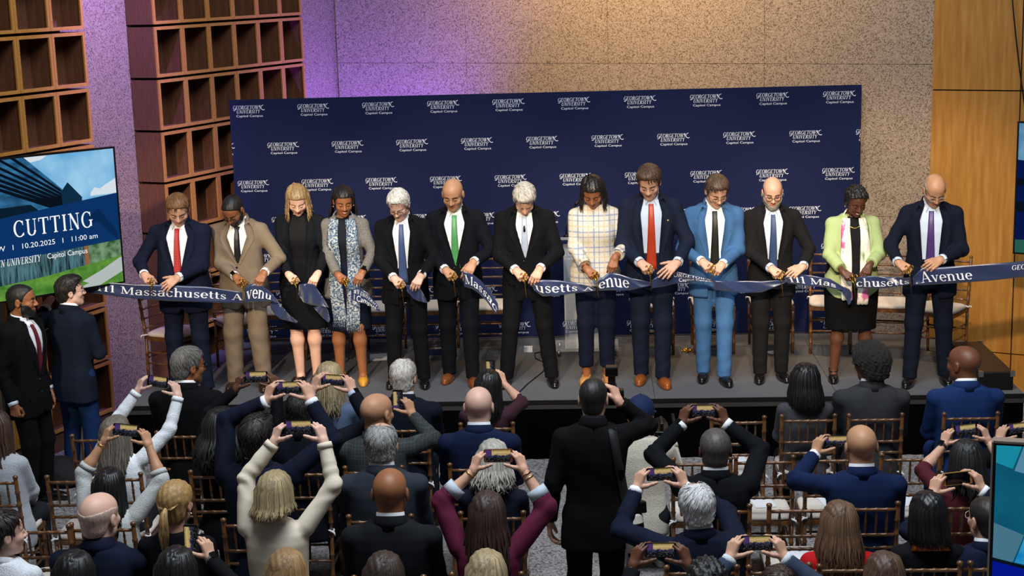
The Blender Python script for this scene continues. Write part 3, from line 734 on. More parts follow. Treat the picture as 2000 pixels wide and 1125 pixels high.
def set_tone(me, tone):
    a = me.attributes.new('tone', 'FLOAT', 'POINT'); a.data.foreach_set('value', np.asarray(tone, np.float32))
# ---- hair shapes, all in the head frame; dn = world down in the head frame
def hair_cap(off, line, extra=None, noise=0.003, h=0.0065, fr=120, lim=0.19, topv=0.0):
    """shell of thickness off over the scalp, above the hair line z>line(y)"""
    ly, lz = line
    def fn(P):
        d = head_fn(P*1.0)
        Q = P.copy(); Q[:, 0] = np.abs(Q[:, 0])
        sc = ell(Q, (0, -0.014, 0.036), (0.076, 0.098, 0.087)); sc = smin(sc, ell(Q, (0, 0.030, 0.045), (0.064, 0.060, 0.062)), 0.02)
        sc = smin(sc, ell(Q, (0, -0.045, -0.03), (0.058, 0.052, 0.06)), 0.02)
        s = sc-off-topv*np.clip((P[:, 2]-0.055)/0.06, 0, 1)*np.clip((P[:, 1]+0.11)/0.12, 0.2, 1)+wob(P, noise, fr, 3)
        s = smax(s, (np.interp(P[:, 1], ly, lz)-P[:, 2])*0.9, 0.006)
        if extra is not None: s = extra(s, Q, P)
        return s
    return surfnet(fn, (-lim*0.75, -lim, -0.15), (lim*0.75, lim*0.8, lim*1.1), h)
LINE_M = (np.array([-.12, -.06, -.03, -.012, .008, .022, .036, .06, .08, .10]), np.array([-.082, -.072, -.035, .012, .012, -.004, .045, .074, .090, .098]))
LINE_F = (np.array([-.12, -.05, -.02, .02, .05, .07, .10]), np.array([-.12, -.10, -.07, -.02, .04, .07, .078]))
def locks(n, L, dn, spread=0.10, r=0.011, seed=0, curl=0.0, front=70, part=0.0, jit=0.012, back_push=0.03, zmin=None, ends=0.3, bell=0.0, vol=1.0):
    """long strands from the parting over the head, then hanging along dn"""
    R = random.Random(seed); out = []; tones = []
    dn = np.array(dn)/np.linalg.norm(dn)
    for i in range(n):
        ph = math.radians(-180+front*0+(360-2*0)*((i+0.5)/n)+R.uniform(-4, 4))
        a = math.degrees(ph)                        # 0 = face, +-180 = back
        if abs(a) < front: continue
        lay = R.choice((0.0, 0.0, 0.3, 0.7)); sx, cy_ = math.sin(ph), math.cos(ph)
        k = (1.0+0.05*lay)*vol
        st = np.array([part+0.012*sx, 0.045*min(1, 0.4+max(-1, cy_))-0.02-0.03*(1-abs(sx)), 0.124])
        p1 = np.array([0.055*sx*k+part*0.6, -0.014+0.062*cy_*k, 0.105]); p2 = np.array([0.087*sx*k, -0.014+0.104*cy_*k, 0.045]); p3 = np.array([0.091*sx*k, -0.020+0.106*cy_*k, -0.02])
        pts = [st, p1, p2, p3]; ln = L*R.uniform(1-ends, 1.05); m = 6 if L > 0.12 else 3
        outd = np.array([sx, cy_, 0.0]); q = p3
        for j in range(1, m+1):
            t = j/m; q = p3+dn*ln*t+outd*(bell*math.sin(t*2.6)+0.012*t)+np.array([0, -back_push*t*(1 if cy_ < 0.2 else 0.2), 0])
            if curl: q = q+np.array([math.sin(t*curl*6+i), math.cos(t*curl*5+i*1.7), 0])*0.014*t**0.5
            q = q+np.array([R.uniform(-jit, jit), R.uniform(-jit, jit), 0])*t; pts.append(q)
        rs = [r*0.5, r*1.1, r*1.25, r*1.25]+[r*(1.2-0.85*(j/m)**1.6) for j in range(1, m+1)]
        out.append((pts, rs)); tones.append(R.uniform(0.0, 0.55))
    return out, tones
def glasses_mesh(col, thick=0.0022):
    mb = MB()
    for s in (-1, 1):
        pts = []
        for k in range(17):
            a = 2*PI*k/16; c, sn = math.cos(a), math.sin(a)
            x = s*(0.033+0.0235*math.copysign(abs(c)**0.8, c)); z = 0.004+0.0175*math.copysign(abs(sn)**0.8, sn)
            pts.append((x, 0.108-abs(x)*abs(x)*2.5, z))
        mb.tube(pts, thick, 5, cap=False)
        mb.tube([(s*0.056, 0.101, 0.008), (s*0.080, 0.06, 0.008), (s*0.084, 0.0, 0.008), (s*0.083, -0.018, -0.005)], thick*0.8, 5)
    mb.tube([(-0.010, 0.110, 0.007), (0, 0.114, 0.009), (0.010, 0.110, 0.007)], thick, 5)
    return mb
class Person:
    """builds one figure; local frame: +y forward, +x to the figure's right, z up, origin on the ground"""
    def __init__(s, loc, rz, scale=1.0, fem=False, skin='fair', label='', seated=False, lean=0.0, twist=0.0, side=0.0, head=(0, 0, 0), girth=0.0,
                 hres=0.008, group=None, hipz=None, shw=None, seat_fwd=0.0):
        loc = (loc[0], loc[1], loc[2]+0.003); s.root = empty('person', loc, rz, scale); tag(s.root, label, 'person', group); s.sc = scale
        s.M = np.array(Matrix.Translation(Vector(loc)) @ Matrix.Rotation(rz, 4, 'Z') @ Matrix.Scale(scale, 4))
        s.Mi = np.linalg.inv(s.M); s.fem = fem; s.skin = skin; s.girth = girth; s.hres = hres; s.seated = seated
        s.T = TF if fem else TM
        s.hip = np.array([0, seat_fwd, (hipz if hipz else (0.575 if seated else 0.92))])
        s.RT = Rz(math.radians(twist)) @ Rx(-math.radians(lean)) @ Ry(math.radians(side))
        s.sw = shw or (0.152 if fem else 0.178)
        hy, hp, hr = [math.radians(v) for v in head]
        s.RH = s.RT @ Rx(math.radians(lean)*0.6) @ Rz(hy) @ Rx(-hp) @ Ry(hr)
        s.neck = s.tl((0, -0.010, 0.575)); s.hc = s.neck+s.RH @ np.array([0, 0.022, 0.108])
        s.arms = {}; s.legs = {}; s.parts_v = []; s.n = 0; s.seed = random.randint(0, 9999)
    def tl(s, p): return s.hip+s.RT @ np.asarray(p, float)
    def inv_t(s, p): return s.RT.T @ (np.asarray(p, float)-s.hip)
    def w2l(s, p): return (s.Mi @ np.append(np.asarray(p, float), 1))[:3]
    def d2l(s, d): q = s.Mi[:3, :3] @ np.asarray(d, float); return q/np.linalg.norm(q)
    def head_world(s): return (s.M @ np.append(s.hc, 1))[:3]
    def dn_head(s): return s.RH.T @ np.array([0, 0, -1.0])
    def arm(s, side, wrist, fdir, nrm, pose='relaxed', pole=None, world=True):
        """side 'R' is +x; wrist/fdir/nrm in world coordinates by default"""
        sx = 1 if side == 'R' else -1
        if world: wrist = s.w2l(wrist); fdir = s.d2l(fdir); nrm = s.d2l(nrm)
        S = s.tl((sx*s.sw, -0.008, 0.455))
        up = np.array(wrist)[2]-S[2]
        if up > 0: S = S+np.array([0, 0.01, min(0.05, up*0.12)])
        pole = pole if pole is not None else (sx*0.7, -0.7, -0.35)
        l1, l2 = (0.265, 0.24) if s.fem else (0.285, 0.255)
        E, k = ik(S, wrist, l1, l2, pole); s.arms[side] = (np.array(S), E, np.array(wrist, float), frame(fdir, nrm), pose)
        return E
    def arm_down(s, side, fwd=0.05, out=0.05, pose='relaxed'):
        sx = 1 if side == 'R' else -1; S = s.tl((sx*s.sw, 0, 0.455)); W = S+np.array([sx*out, fwd, -0.515])
        s.arm(side, W, (0, 0.15, -1), (sx, 0.1, 0), pose, (sx*0.3, -1, 0), False)
    def arm_lap(s, side):
        sx = 1 if side == 'R' else -1; W = s.hip+np.array([sx*0.09, 0.33, 0.10])
        s.arm(side, W, (-sx*0.35, 0.9, -0.05), (0, 0, 1), 'relaxed', (sx*0.6, -0.5, -0.5), False)
    def leg(s, side, foot=None, yaw=0.0, knee=None):
        sx = 1 if side == 'R' else -1; H = s.hip+np.array([sx*(0.08 if s.fem else 0.088), 0, -0.01])
        if s.seated:
            K = s.hip+np.array([sx*0.11, 0.42, -0.03]); A = np.array([sx*0.12, K[1]-0.02, 0.085]) if foot is None else np.array([foot[0], foot[1], 0.085])
        else:
            A = np.array([foot[0], foot[1], 0.085]) if foot is not None else np.array([sx*(0.078 if s.fem else 0.11), 0.0, 0.085])
            K, _ = ik(H, A, 0.418, 0.414, (0, 1, 0))
        s.legs[side] = (H, K, A, yaw)
    def fin(s):
        for sd in 'RL':
            if sd not in s.arms: (s.arm_lap if s.seated else s.arm_down)(sd)
            if sd not in s.legs: s.leg(sd)
    # ---------------------------------------------------------------- meshes
    def put(s, name, V, F, m, smooth=True, parent=None):
        me = mesh_np(name, V, F, [m] if not isinstance(m, (list, tuple)) else m, None, smooth) if isinstance(F, np.ndarray) else None
        if me is None:
            me = bpy.data.meshes.new(name); me.from_pydata([tuple(v) for v in V], [], [tuple(f) for f in F]); me.materials.append(m)
            me.polygons.foreach_set('use_smooth', [smooth]*len(me.polygons)); me.update()
        return link(name, me, parent or s.root)
    def bounds(s, pts, pad): A = np.array(pts); return A.min(0)-pad, A.max(0)+pad
    def body(s, coarse=0.020, bare_legs=False, bare_arms=False, hs=None, gaze='down'):
        s.fin(); a = s.arms; T = s.T
        ra = (0.042, 0.036, 0.025) if s.fem else (0.047, 0.040, 0.029)
        if not bare_arms: ra = tuple(v*0.84 for v in ra)
        RT = s.RT.astype(np.float32); hip = s.hip.astype(np.float32)
        def fn(P):
            Q = (P-hip)@RT
            d = torso(Q, T, -0.004, girth=s.girth, z0=-0.10, z1=0.525)
            if s.fem: d = bust(Q, d, 0.8)
            for sd in 'RL':
                S, E, W, Fm, _ = a[sd]
                d = smin(d, cone(P, S, E, ra[0], ra[1]), 0.035); f = smin(cone(P, E, E+(W-E)*0.35, ra[1], ra[1]*1.04), cone(P, E+(W-E)*0.3, W, ra[1]*1.03, ra[2]), 0.02); d = smin(d, f, 0.02)
                H, K, A, _ = s.legs[sd]
                lr = (0.072, 0.054, 0.034) if s.fem else (0.080, 0.054, 0.036)
                d = smin(d, cone(P, H, K, lr[0], lr[1]), 0.04); c = K+(A-K)*0.3
                d = smin(d, smin(cone(P, K, c, lr[1]*0.95, lr[1]*1.02), cone(P, c, A-np.array([0, 0, .03]), lr[1], lr[2]), 0.03), 0.03)
                if bare_legs: d = smin(d, cone(P, A+np.array([0, -.03, -.045]), A+np.array([0, .13, -.065]), 0.03, 0.02), 0.03)
            d = smin(d, cone(P, s.neck-s.RT@np.array([0, 0, .05]), s.hc+s.RH@np.array([0, -.02, -.06]), 0.046, 0.044), 0.03)
            return d
        pts = [s.hip+[0.2, 0.15, 0], s.hip-[0.2, 0.15, 0], s.neck, s.hc-[0, 0, .04]]
        for sd in 'RL': pts += list(a[sd][:3]); pts += list(s.legs[sd][:3])
        lo, hi = s.bounds(pts, 0.09); lo[2] = max(lo[2], 0.0)
        V, Q = surfnet(fn, lo, hi, coarse); Vs = [V]; Fs = [Q]; n = len(V)
        hsx = np.array(hs or (1, 1, 1))*(1.05 if s.seated else 1.02)
        HV, HQ = head_mesh(s.fem, s.hres); HVw = (HV*np.array(hsx))@s.RH.T+s.hc; Vs.append(HVw); Fs.append(HQ+n); hn = n; n += len(HV)
        mi = [np.zeros(len(Q), int)]; hm = np.zeros(len(HQ), int)
        cen = HV[HQ].mean(1); lips = (np.abs(cen[:, 0]) < 0.024) & (cen[:, 1] > 0.078) & (np.abs(cen[:, 2]+0.0595) < 0.0125)
        hm[lips] = 1; mi.append(hm)
        for sd in 'RL':
            S, E, W, Fm, pose = a[sd]; V2, Q2 = hand_mesh(pose); k = 0.92 if s.fem else 1.0; V2 = V2*k
            if sd == 'R': V2 = V2*np.array([-1, 1, 1]); Q2 = Q2[:, ::-1]
            Vs.append(V2@Fm.T+W); Fs.append(Q2+n); n += len(V2); mi.append(np.zeros(len(Q2), int))
        # eyes and lids
        for sx in (-1, 1):
            mb = MB(); c = np.array([sx*0.031, 0.0815, 0.006])
            mb.lathe([(0.0105*math.sin(t), -0.0105*math.cos(t)) for t in np.linspace(0.05, PI-0.05, 7)], (0, 0, 0), 10, 0, 1)
            V3 = np.array(mb.v)*np.array([1.1, 1, 0.9])+c; F3 = np.array([f for f in mb.f if len(f) == 4]); Vs.append((V3*np.array(hsx))@s.RH.T+s.hc); Fs.append(F3+n); n += len(V3); cf = np.array(mb.v)[F3].mean(1); lid = cf[:, 2] > (-0.006 if gaze == 'down' else 0.005); iris = (cf[:, 0]**2+(cf[:, 2]+0.001)**2 < 0.0046**2) & (cf[:, 1] > 0); mi.append(np.where(lid, 0, np.where(iris, 3, 2)))
            mb = MB(); mb.tube([(sx*0.019, 0.0905, 0.004), (sx*0.026, 0.0945, 0.0015), (sx*0.034, 0.0935, 0.001), (sx*0.043, 0.088, 0.003)], [0.0012, 0.0019, 0.0019, 0.001], 5)
            mb.tube([(sx*0.013, 0.0985, 0.027), (sx*0.026, 0.0985, 0.032), (sx*0.040, 0.090, 0.031), (sx*0.048, 0.082, 0.026)], [0.0025, 0.0036, 0.0032, 0.0015] if not s.fem else [0.002, 0.0026, 0.0024, 0.001], 5)
            V3 = np.array(mb.v); F3 = np.array([f for f in mb.f if len(f) == 4]); Vs.append((V3*np.array(hsx))@s.RH.T+s.hc); Fs.append(F3+n); n += len(V3); mi.append(np.full(len(F3), 3))
        c = rgb(SKIN[s.skin]); lipc = (min(1, c[0]*0.85+.02), c[1]*0.55, c[2]*0.55)
        if s.fem: lipc = (c[0]*0.8+.05, c[1]*0.35, c[2]*0.4)
        ms = [skin_mat(s.skin), mat(f'lips_{s.skin}_{s.fem}', lipc, 0.4), mat('eye_white', '#cfc6bd', 0.25), mat('brow_'+getattr(s, 'browc', '#2a1c14'), getattr(s, 'browc', '#2a1c14'), 0.8)]
        me = mesh_np('body', np.concatenate(Vs), Fs, ms, np.concatenate(mi)); s.hsx = np.array(hsx); s.bodyo = link('body', me, s.root)
        return s
    def head_part(s, name, V, F, m, tone=None):
        V = (np.asarray(V)*s.hsx)@s.RH.T+s.hc; o = s.put(name, V, np.asarray(F), m)
        if tone is not None: set_tone(o.data, tone)
        return o
    def head_mb(s, name, mb, m, tone=None):
        V = (np.array(mb.v)*s.hsx)@s.RH.T+s.hc
        me = bpy.data.meshes.new(name); me.from_pydata([tuple(v) for v in V], [], mb.f); me.materials.append(m)
        me.polygons.foreach_set('use_smooth', [True]*len(mb.f)); me.update(); o = link(name, me, s.root)
        if tone is not None: set_tone(me, tone)
        return o
    # ---------------------------------------------------------------- clothes
    def top_fn(s, off=0.014, offb=None, girth=None, z0=-0.2, z1=0.56, flare=0.0, bustk=0.0, noise=0.0, sleeve=(0.062, 0.052, 0.043), slen=0.94, vcut=None, hemcut=None, pad=0.0, kk=0.03, skirtcut=0.0):
        """returns sdf in torso space"""
        a = {sd: tuple(s.inv_t(p) for p in s.arms[sd][:3]) for sd in 'RL'}; T = s.T; g = s.girth if girth is None else girth; sd0 = s.seed
        def fn(P):
            d = torso(P, T, off, offb, girth=g, z0=z0, z1=z1, flare=flare, pw=2.5)
            if bustk: d = bust(P, d, bustk, off)
            if pad:
                Q = P.copy(); Q[:, 0] = np.abs(Q[:, 0]); d = smin(d, cone(Q, (0.07, -0.012, 0.478), (s.sw+0.006, -0.008, 0.462), 0.046+pad, 0.044+pad), 0.025)
            if noise: d = d+wob(P*np.array([1, 1, 0.6], np.float32), noise, 26, sd0)
            if vcut is not None:
                vz, vw = vcut; wd = np.interp(P[:, 2], vz, vw); d2 = np.maximum(np.abs(P[:, 0])-wd, 0.02-P[:, 1])
                d = smax(d, -d2, 0.003)
            if slen > 0:
                for sd in 'RL':
                    S, E, W = a[sd]; We = E+(W-E)*min(1, slen); 
                    f = smin(cone(P, S, E, sleeve[0], sleeve[1]), cone(P, E, We, sleeve[1], sleeve[2]), 0.02)
                    if noise:
                        ux = (W-E)/np.linalg.norm(W-E); ed = np.linalg.norm(P-E.astype(np.float32), axis=1); f = f+noise*0.9*np.exp(-(ed/0.10)**2)*np.sin((P@ux.astype(np.float32))*90+wob(P, 3.0, 22, sd0+1))+wob(P, noise*0.8, 24, sd0+2)
                    ux = ((W-E)/np.linalg.norm(W-E)).astype(np.float32)
                    if slen < 1.4:
                        cut = ((P-We.astype(np.float32))@ux); near = np.linalg.norm(P-We.astype(np.float32), axis=1) < 0.16
                        f = np.where(near, np.maximum(f, cut), f)
                    d = smin(d, f, kk)
            return d
        return fn
    def top_bounds(s, z0, pad=0.10):
        pts = [(-0.24-s.girth, -0.17-s.girth, z0), (0.24+s.girth, 0.17+s.girth*1.6, 0.56)]
        for sd in 'RL': pts += [s.inv_t(p) for p in s.arms[sd][:3]]
        return s.bounds(pts, pad)
    def put_t(s, name, V, F, m, smooth=True, parent=None):
        V = np.asarray(V, float)@s.RT.T+s.hip; return s.put(name, V, F if isinstance(F, np.ndarray) else F, m, smooth, parent)
    def garment(s, name, fn, m, z0, h=0.013):
        lo, hi = s.top_bounds(z0); V, Q = surfnet(fn, lo, hi, h); return s.put_t(name, V, Q, m)
    def ring(s, name, c0, c1, r0, r1, th, m, n=20, tilt=0.0, torso_space=True, gap=0.0, ys=1.0):
        """open band (collar, cuff) between two centres"""
        c0 = np.array(c0, float); c1 = np.array(c1, float); ax = c1-c0; L = np.linalg.norm(ax); ax /= L
        u = np.cross(ax, (0, 1, 0) if abs(ax[1]) < 0.9 else (1, 0, 0)); u /= np.linalg.norm(u); w = np.cross(ax, u)
        V = []; F = []
        a0 = -PI/2
        for k in range(n+1):
            an = a0+gap/2+(2*PI-gap)*k/n; dv0 = u*math.cos(an)+w*math.sin(an)
            dz = -tilt*math.sin(an)
            for c, r, o in ((c0, r0, 0), (c1, r1, 0), (c1, r1, th), (c0, r0, th)):
                dv = dv0*(r-o); dv = dv*np.array([1, ys, 1]) if torso_space else dv
                V.append(c+dv+(np.array([0, 0, dz]) if torso_space else 0))
        for k in range(n):
            for j in range(4):
                a = 4*k+j; b = 4*k+(j+1) % 4; F.append((a, b, b+4, a+4))
        F.append((0, 1, 2, 3)); F.append((4*n+3, 4*n+2, 4*n+1, 4*n))
        return s.put_t(name, V, F, m) if torso_space else s.put(name, V, F, m)
    def cuffs(s, m, frac=0.90, r=0.039, to=1.03, name='shirt_cuff'):
        for sd in 'RL':
            S, E, W = s.arms[sd][:3]
            s.ring(name, E+(W-E)*frac, E+(W-E)*to, r*1.02, r, 0.005, m, 14, torso_space=False)
    def suit(s, col, shirt='#e9eaee', tie=None, kind='wool', vbot=0.12, vopen=0.085, open_=False, hem=-0.20, h=0.0125, button=True, front=True, cuff=True, lapel=True, collar=True, tie_len=None, noise=0.005, slim=0.0, pad=0.006, tiew=0.042, belt=None, bustk=0.0, sleeve=None, slen=0.93, inner_kind='cotton'):
        m = cloth_mat(col, kind) if isinstance(col, str) else col; sh = cloth_mat(shirt, inner_kind) if isinstance(shirt, str) else shirt
        if s.seated: hem = max(hem, -0.12)
        s.jm = m
        sl = sleeve or ((0.053, 0.046, 0.039) if s.fem else (0.060, 0.053, 0.043))
        if open_: vz = np.array([hem-.05, vbot-0.05, vbot+0.1, 0.44, 0.53, 0.6]); vw = np.array([open_*1.15, open_, open_*0.95, vopen, 0.055, 0.05])
        else: vz = np.array([hem-.05, hem, hem+0.07, vbot-0.001, vbot, 0.44, 0.53, 0.6]); vw = np.array([0.05, 0.038, -0.02, -0.02, 0.0, vopen, 0.058, 0.05])
        if not front: vz, vw = np.array([-1, 1.]), np.array([-.1, -.1])
        jf = s.top_fn(0.020-slim, 0.020-slim, z0=hem, z1=0.545, flare=0.016, noise=noise, sleeve=sl, slen=slen, vcut=(vz, vw) if front else None, pad=pad, bustk=bustk)
        s.garment('jacket', jf, m, hem, h)
        base = s.top_fn(0.020-slim, 0.020-slim, z0=hem, z1=0.60, flare=0.016, slen=0, pad=pad, bustk=bustk)
        sf = s.top_fn(0.008-slim, 0.008-slim, z0=-0.02 if not s.fem else -0.16, z1=0.53, slen=0, bustk=bustk*0.9)
        if front or True:
            V, Q = surfnet(sf, (-0.24-s.girth, -0.17-s.girth, -0.20), (0.24+s.girth, 0.2+s.girth*1.7, 0.59), 0.018); s.put_t('shirt', V, Q, sh)
        if collar:
            s.ring('shirt_collar', (0, -0.014, 0.520), (0, -0.012, 0.583 if front else 0.594), (0.068 if front else 0.078) if not s.fem else 0.064, (0.064 if front else 0.0705) if not s.fem else 0.058, 0.004, sh, 22, tilt=-0.012, gap=0.25 if front else 0, ys=1.0)
            s.ring('jacket_collar', (0, -0.016, 0.505), (0, -0.014, 0.576), 0.098 if not s.fem else 0.08, 0.079 if not s.fem else 0.066, 0.008, m, 22, tilt=-0.014, gap=1.9 if front else 0.0)
        if cuff: s.cuffs(sh)
        if not front:
            zz = np.linspace(0.50, hem+0.01, 26); yb = front_y(jf, np.zeros(26), zz, back=True)
            V = [(x_, y_-0.0015+(0.003 if abs(x_) > 0.002 else 0), z_) for z_, y_ in zip(zz, yb) for x_ in (-0.0045, 0.0, 0.0045)]
            s.put_t('back_seam', V, [(3*i+j, 3*i+j+1, 3*i+4+j, 3*i+3+j) for i in range(25) for j in range(2)], m)
        if front:
            zc = np.linspace(vbot+0.005, 0.525, 12); iw = np.interp(zc, vz, vw)
            if lapel:
                for sx in (-1, 1):
                    t = (zc-zc[0])/(zc[-1]-zc[0]); lw = 0.012+0.062*np.interp(t, [0, 0.62, 0.70, 0.72, 0.86, 1.0], [0.05, 1.0, 1.0, 0.72, 0.80, 0.42])
                    rows = [[(sx*(i+0.001), z), (sx*(i+l*0.5), z+0.004), (sx*(i+l), z+0.012*tt)] for i, l, z, tt in zip(iw, lw, zc, t)]
                    V, F = ribbon_on(base, rows, 0.006, 0.005)
                    if sx < 0: F = [f[::-1] for f in F]
                    s.put_t('lapel', V, F, m, True)
            if button and not open_:
                for bz in (vbot-0.02,) if s.fem else (vbot-0.02, vbot-0.12):
                    y = front_y(base, np.array([0.0]), np.array([bz]))[0]; mb = MB(); mb.lathe([(0.002, 0.006), (0.009, 0.006), (0.010, 0.002), (0.010, -0.006)], (0.012, y, bz), 10, 0, 1)
                    s.put_t('button', mb.v, mb.f, mat('dark_button', '#141414', 0.35))
            # pocket flaps and breast pocket
            for sx in (-1, 1):
                rows = [[(sx*x, z) for x in (0.085, 0.115, 0.145)] for z in (-0.055, -0.085, -0.10)]
                if hem < -0.13:
                    V, F = ribbon_on(base, rows, 0.004, 0.004); s.put_t('pocket_flap', V, F, m)
            # neck triangle and tie
            if tie:
                tm = tie if not isinstance(tie, str) else cloth_mat(tie, 'silk')
                zt = tie_len if tie_len is not None else (vbot-0.02 if not open_ else -0.04)
                zz = np.linspace(0.535, zt, 14); tt = (0.535-zz)/(0.535+0.05)
                ww = np.interp(tt, [0, 0.05, 0.075, 0.085, 0.12, 1.0], [0.020, 0.024, 0.018, 0.015, 0.020, tiew])
                rows = [[(-w_, z), (-w_*.4, z), (w_*.4, z), (w_, z)] for w_, z in zip(ww, zz)]
                if open_: rows.append([(-0.02, zt-0.028), (-0.008, zt-0.038), (0.008, zt-0.038), (0.02, zt-0.028)])
                V, F = ribbon_on(sf, rows, 0.010, 0.006); V[0:4, 1] += 0.006; s.put_t('tie', V, F, tm)
            if tie or collar:
                for sx in (-1, 1):
                    pts = [(sx*0.008, 0.552), (sx*0.056, 0.548), (sx*0.040, 0.496), (sx*0.024, 0.522)]
                    A = np.array(pts); y = front_y(sf, A[:, 0], np.minimum(A[:, 1], 0.53))+np.array([0.022, 0.004, 0.016, 0.018])
                    V = np.stack([A[:, 0], y, A[:, 1]], -1); s.put_t('collar_point', V, [(0, 1, 2, 3) if sx < 0 else (3, 2, 1, 0)], sh, False)
        s.sf = sf; s.jf = base; return s
    def sweater(s, col, kind='knit', slen=0.96, hem=-0.12, off=0.012, h=0.0135, noise=0.004, neck=0.078, bustk=0.6, sleeve=None, band=True, girth=None, flare=0.0, name='sweater', flap=None):
        m = cloth_mat(col, kind) if isinstance(col, str) else col
        sl = sleeve or ((0.054, 0.046, 0.038) if s.fem else (0.062, 0.052, 0.042))
        fn = s.top_fn(off, off, z0=hem, z1=0.548, noise=noise, sleeve=sl, slen=slen, bustk=bustk if s.fem else 0, flare=flare, girth=girth)
        s.garment(name, fn, m, hem, h)
        if band: s.ring('neckband', (0, -0.015, 0.515), (0, -0.013, 0.556), 0.088 if not s.fem else 0.076, 0.068 if not s.fem else 0.060, 0.008, m, 20, tilt=-0.02)
        if slen < 1.2 and band:
            for sd in 'RL':
                S, E, W = s.arms[sd][:3]; s.ring('sleeve_band', E+(W-E)*(slen-0.12), E+(W-E)*(slen+0.015), sl[2]+0.006, sl[2]+0.002, 0.006, m, 14, torso_space=False)
        s.jf = s.top_fn(off, off, z0=hem, z1=0.60, slen=0, bustk=bustk if s.fem else 0); s.sf = s.jf; return s
    def trousers(s, col, kind='wool', wide=0.0, h=0.0145, name='trousers', cut=0.045, noise=0.0022):
        m = cloth_mat(col, kind) if isinstance(col, str) else col; L = s.legs; hip = s.hip.astype(np.float32); RT = s.RT.astype(np.float32); T = s.T; g = s.girth; seed = s.seed
        def fn(P):
            Q = (P-hip)@RT
            d = torso(Q, T, 0.013, girth=g*0.9, z0=-0.13, z1=0.13)
            for sd in 'RL':
                H, K, A, _ = L[sd]
                f = smin(cone(P, H, K, 0.098, 0.069+wide), cone(P, K, A-np.array([0, 0, .05]), 0.069+wide, 0.056+wide), 0.03)
                f = f+wob(P, noise*1.4, 30, seed+5)+noise*0.8*np.sin(P[:, 2]*55+P[:, 0]*25)*np.exp(-((P[:, 2]-0.16)/0.13)**2)
                d = smin(d, f, 0.035)
            return np.maximum(d, cut-P[:, 2])
        pts = [s.hip+[0.2, 0.15, 0.16], s.hip-[0.2, 0.15, 0.1]]
        for sd in 'RL': pts += list(L[sd][:3])
        lo, hi = s.bounds(pts, 0.10); lo[2] = 0.0
        V, Q = surfnet(fn, lo, hi, h); s.put(name, V, Q, m); return s
    def skirt(s, col, z1=0.12, knee=0.50, kind='wool', a=(0.165, 0.20, 0.19), name='skirt', h=0.014, top=None):
        m = cloth_mat(col, kind) if isinstance(col, str) else col; hz = s.hip[2]; seed = s.seed
        zz = np.array([knee-0.02, hz-0.12, hz+0.02, hz+z1]); aa = np.array([a[2], a[1], a[1]*0.97, a[0]]); bb = aa*np.array([0.70, 0.68, 0.66, 0.66])
        def fn(P):
            A = np.interp(P[:, 2], zz, aa); B = np.interp(P[:, 2], zz, bb)
            q = (np.abs(P[:, 0]/A)**2.3+np.abs(P[:, 1]/B)**2.3)**(1/2.3); d = (q-1)*B+wob(P, 0.003, 22, seed)
            return np.maximum(d, np.maximum(knee-P[:, 2], P[:, 2]-hz-z1))
        V, Q = surfnet(fn, (-0.27, -0.22, knee-0.04), (0.27, 0.22, hz+z1+0.04), h); s.put(name, V, Q, m); return s
    def shoes(s, col, kind='oxford', rough=0.3):
        m = cloth_mat(col, 'leather')
        key = 'shoe_'+kind
        if key not in _HC:
            def fo(P):
                up = ell(P, (0, 0.10, 0.030), (0.044, 0.105, 0.036)); up = smin(up, ell(P, (0, -0.02, 0.045), (0.036, 0.062, 0.05)), 0.03)
                if kind in ('oxford',): up = smin(up, cone(P, (0, -0.015, 0.05), (0, -0.022, 0.10), 0.036, 0.036), 0.02); up = np.maximum(up, P[:, 2]-0.105)
                else:
                    up = smax(up, -ell(P, (0, 0.03, 0.085), (0.030, 0.085, 0.055)), 0.008)
                so = np.maximum(ell(P*np.array([1, 1, 0.0], np.float32), (0, 0.06, 0), (0.047, 0.150, 1)), np.abs(P[:, 2]-0.012)-0.011)
                return np.maximum(smin(up, so, 0.006), 0.001-P[:, 2])
            _HC[key] = surfnet(fo, (-0.06, -0.12, -0.01), (0.06, 0.23, 0.125), 0.006)
        V, Q = _HC[key]
        for sd in 'RL':
            A = s.legs[sd][2]; R = Rz(math.radians(s.legs[sd][3])); s.put('shoe', V@R.T+np.array([A[0], A[1], 0]), Q, m)
        return s
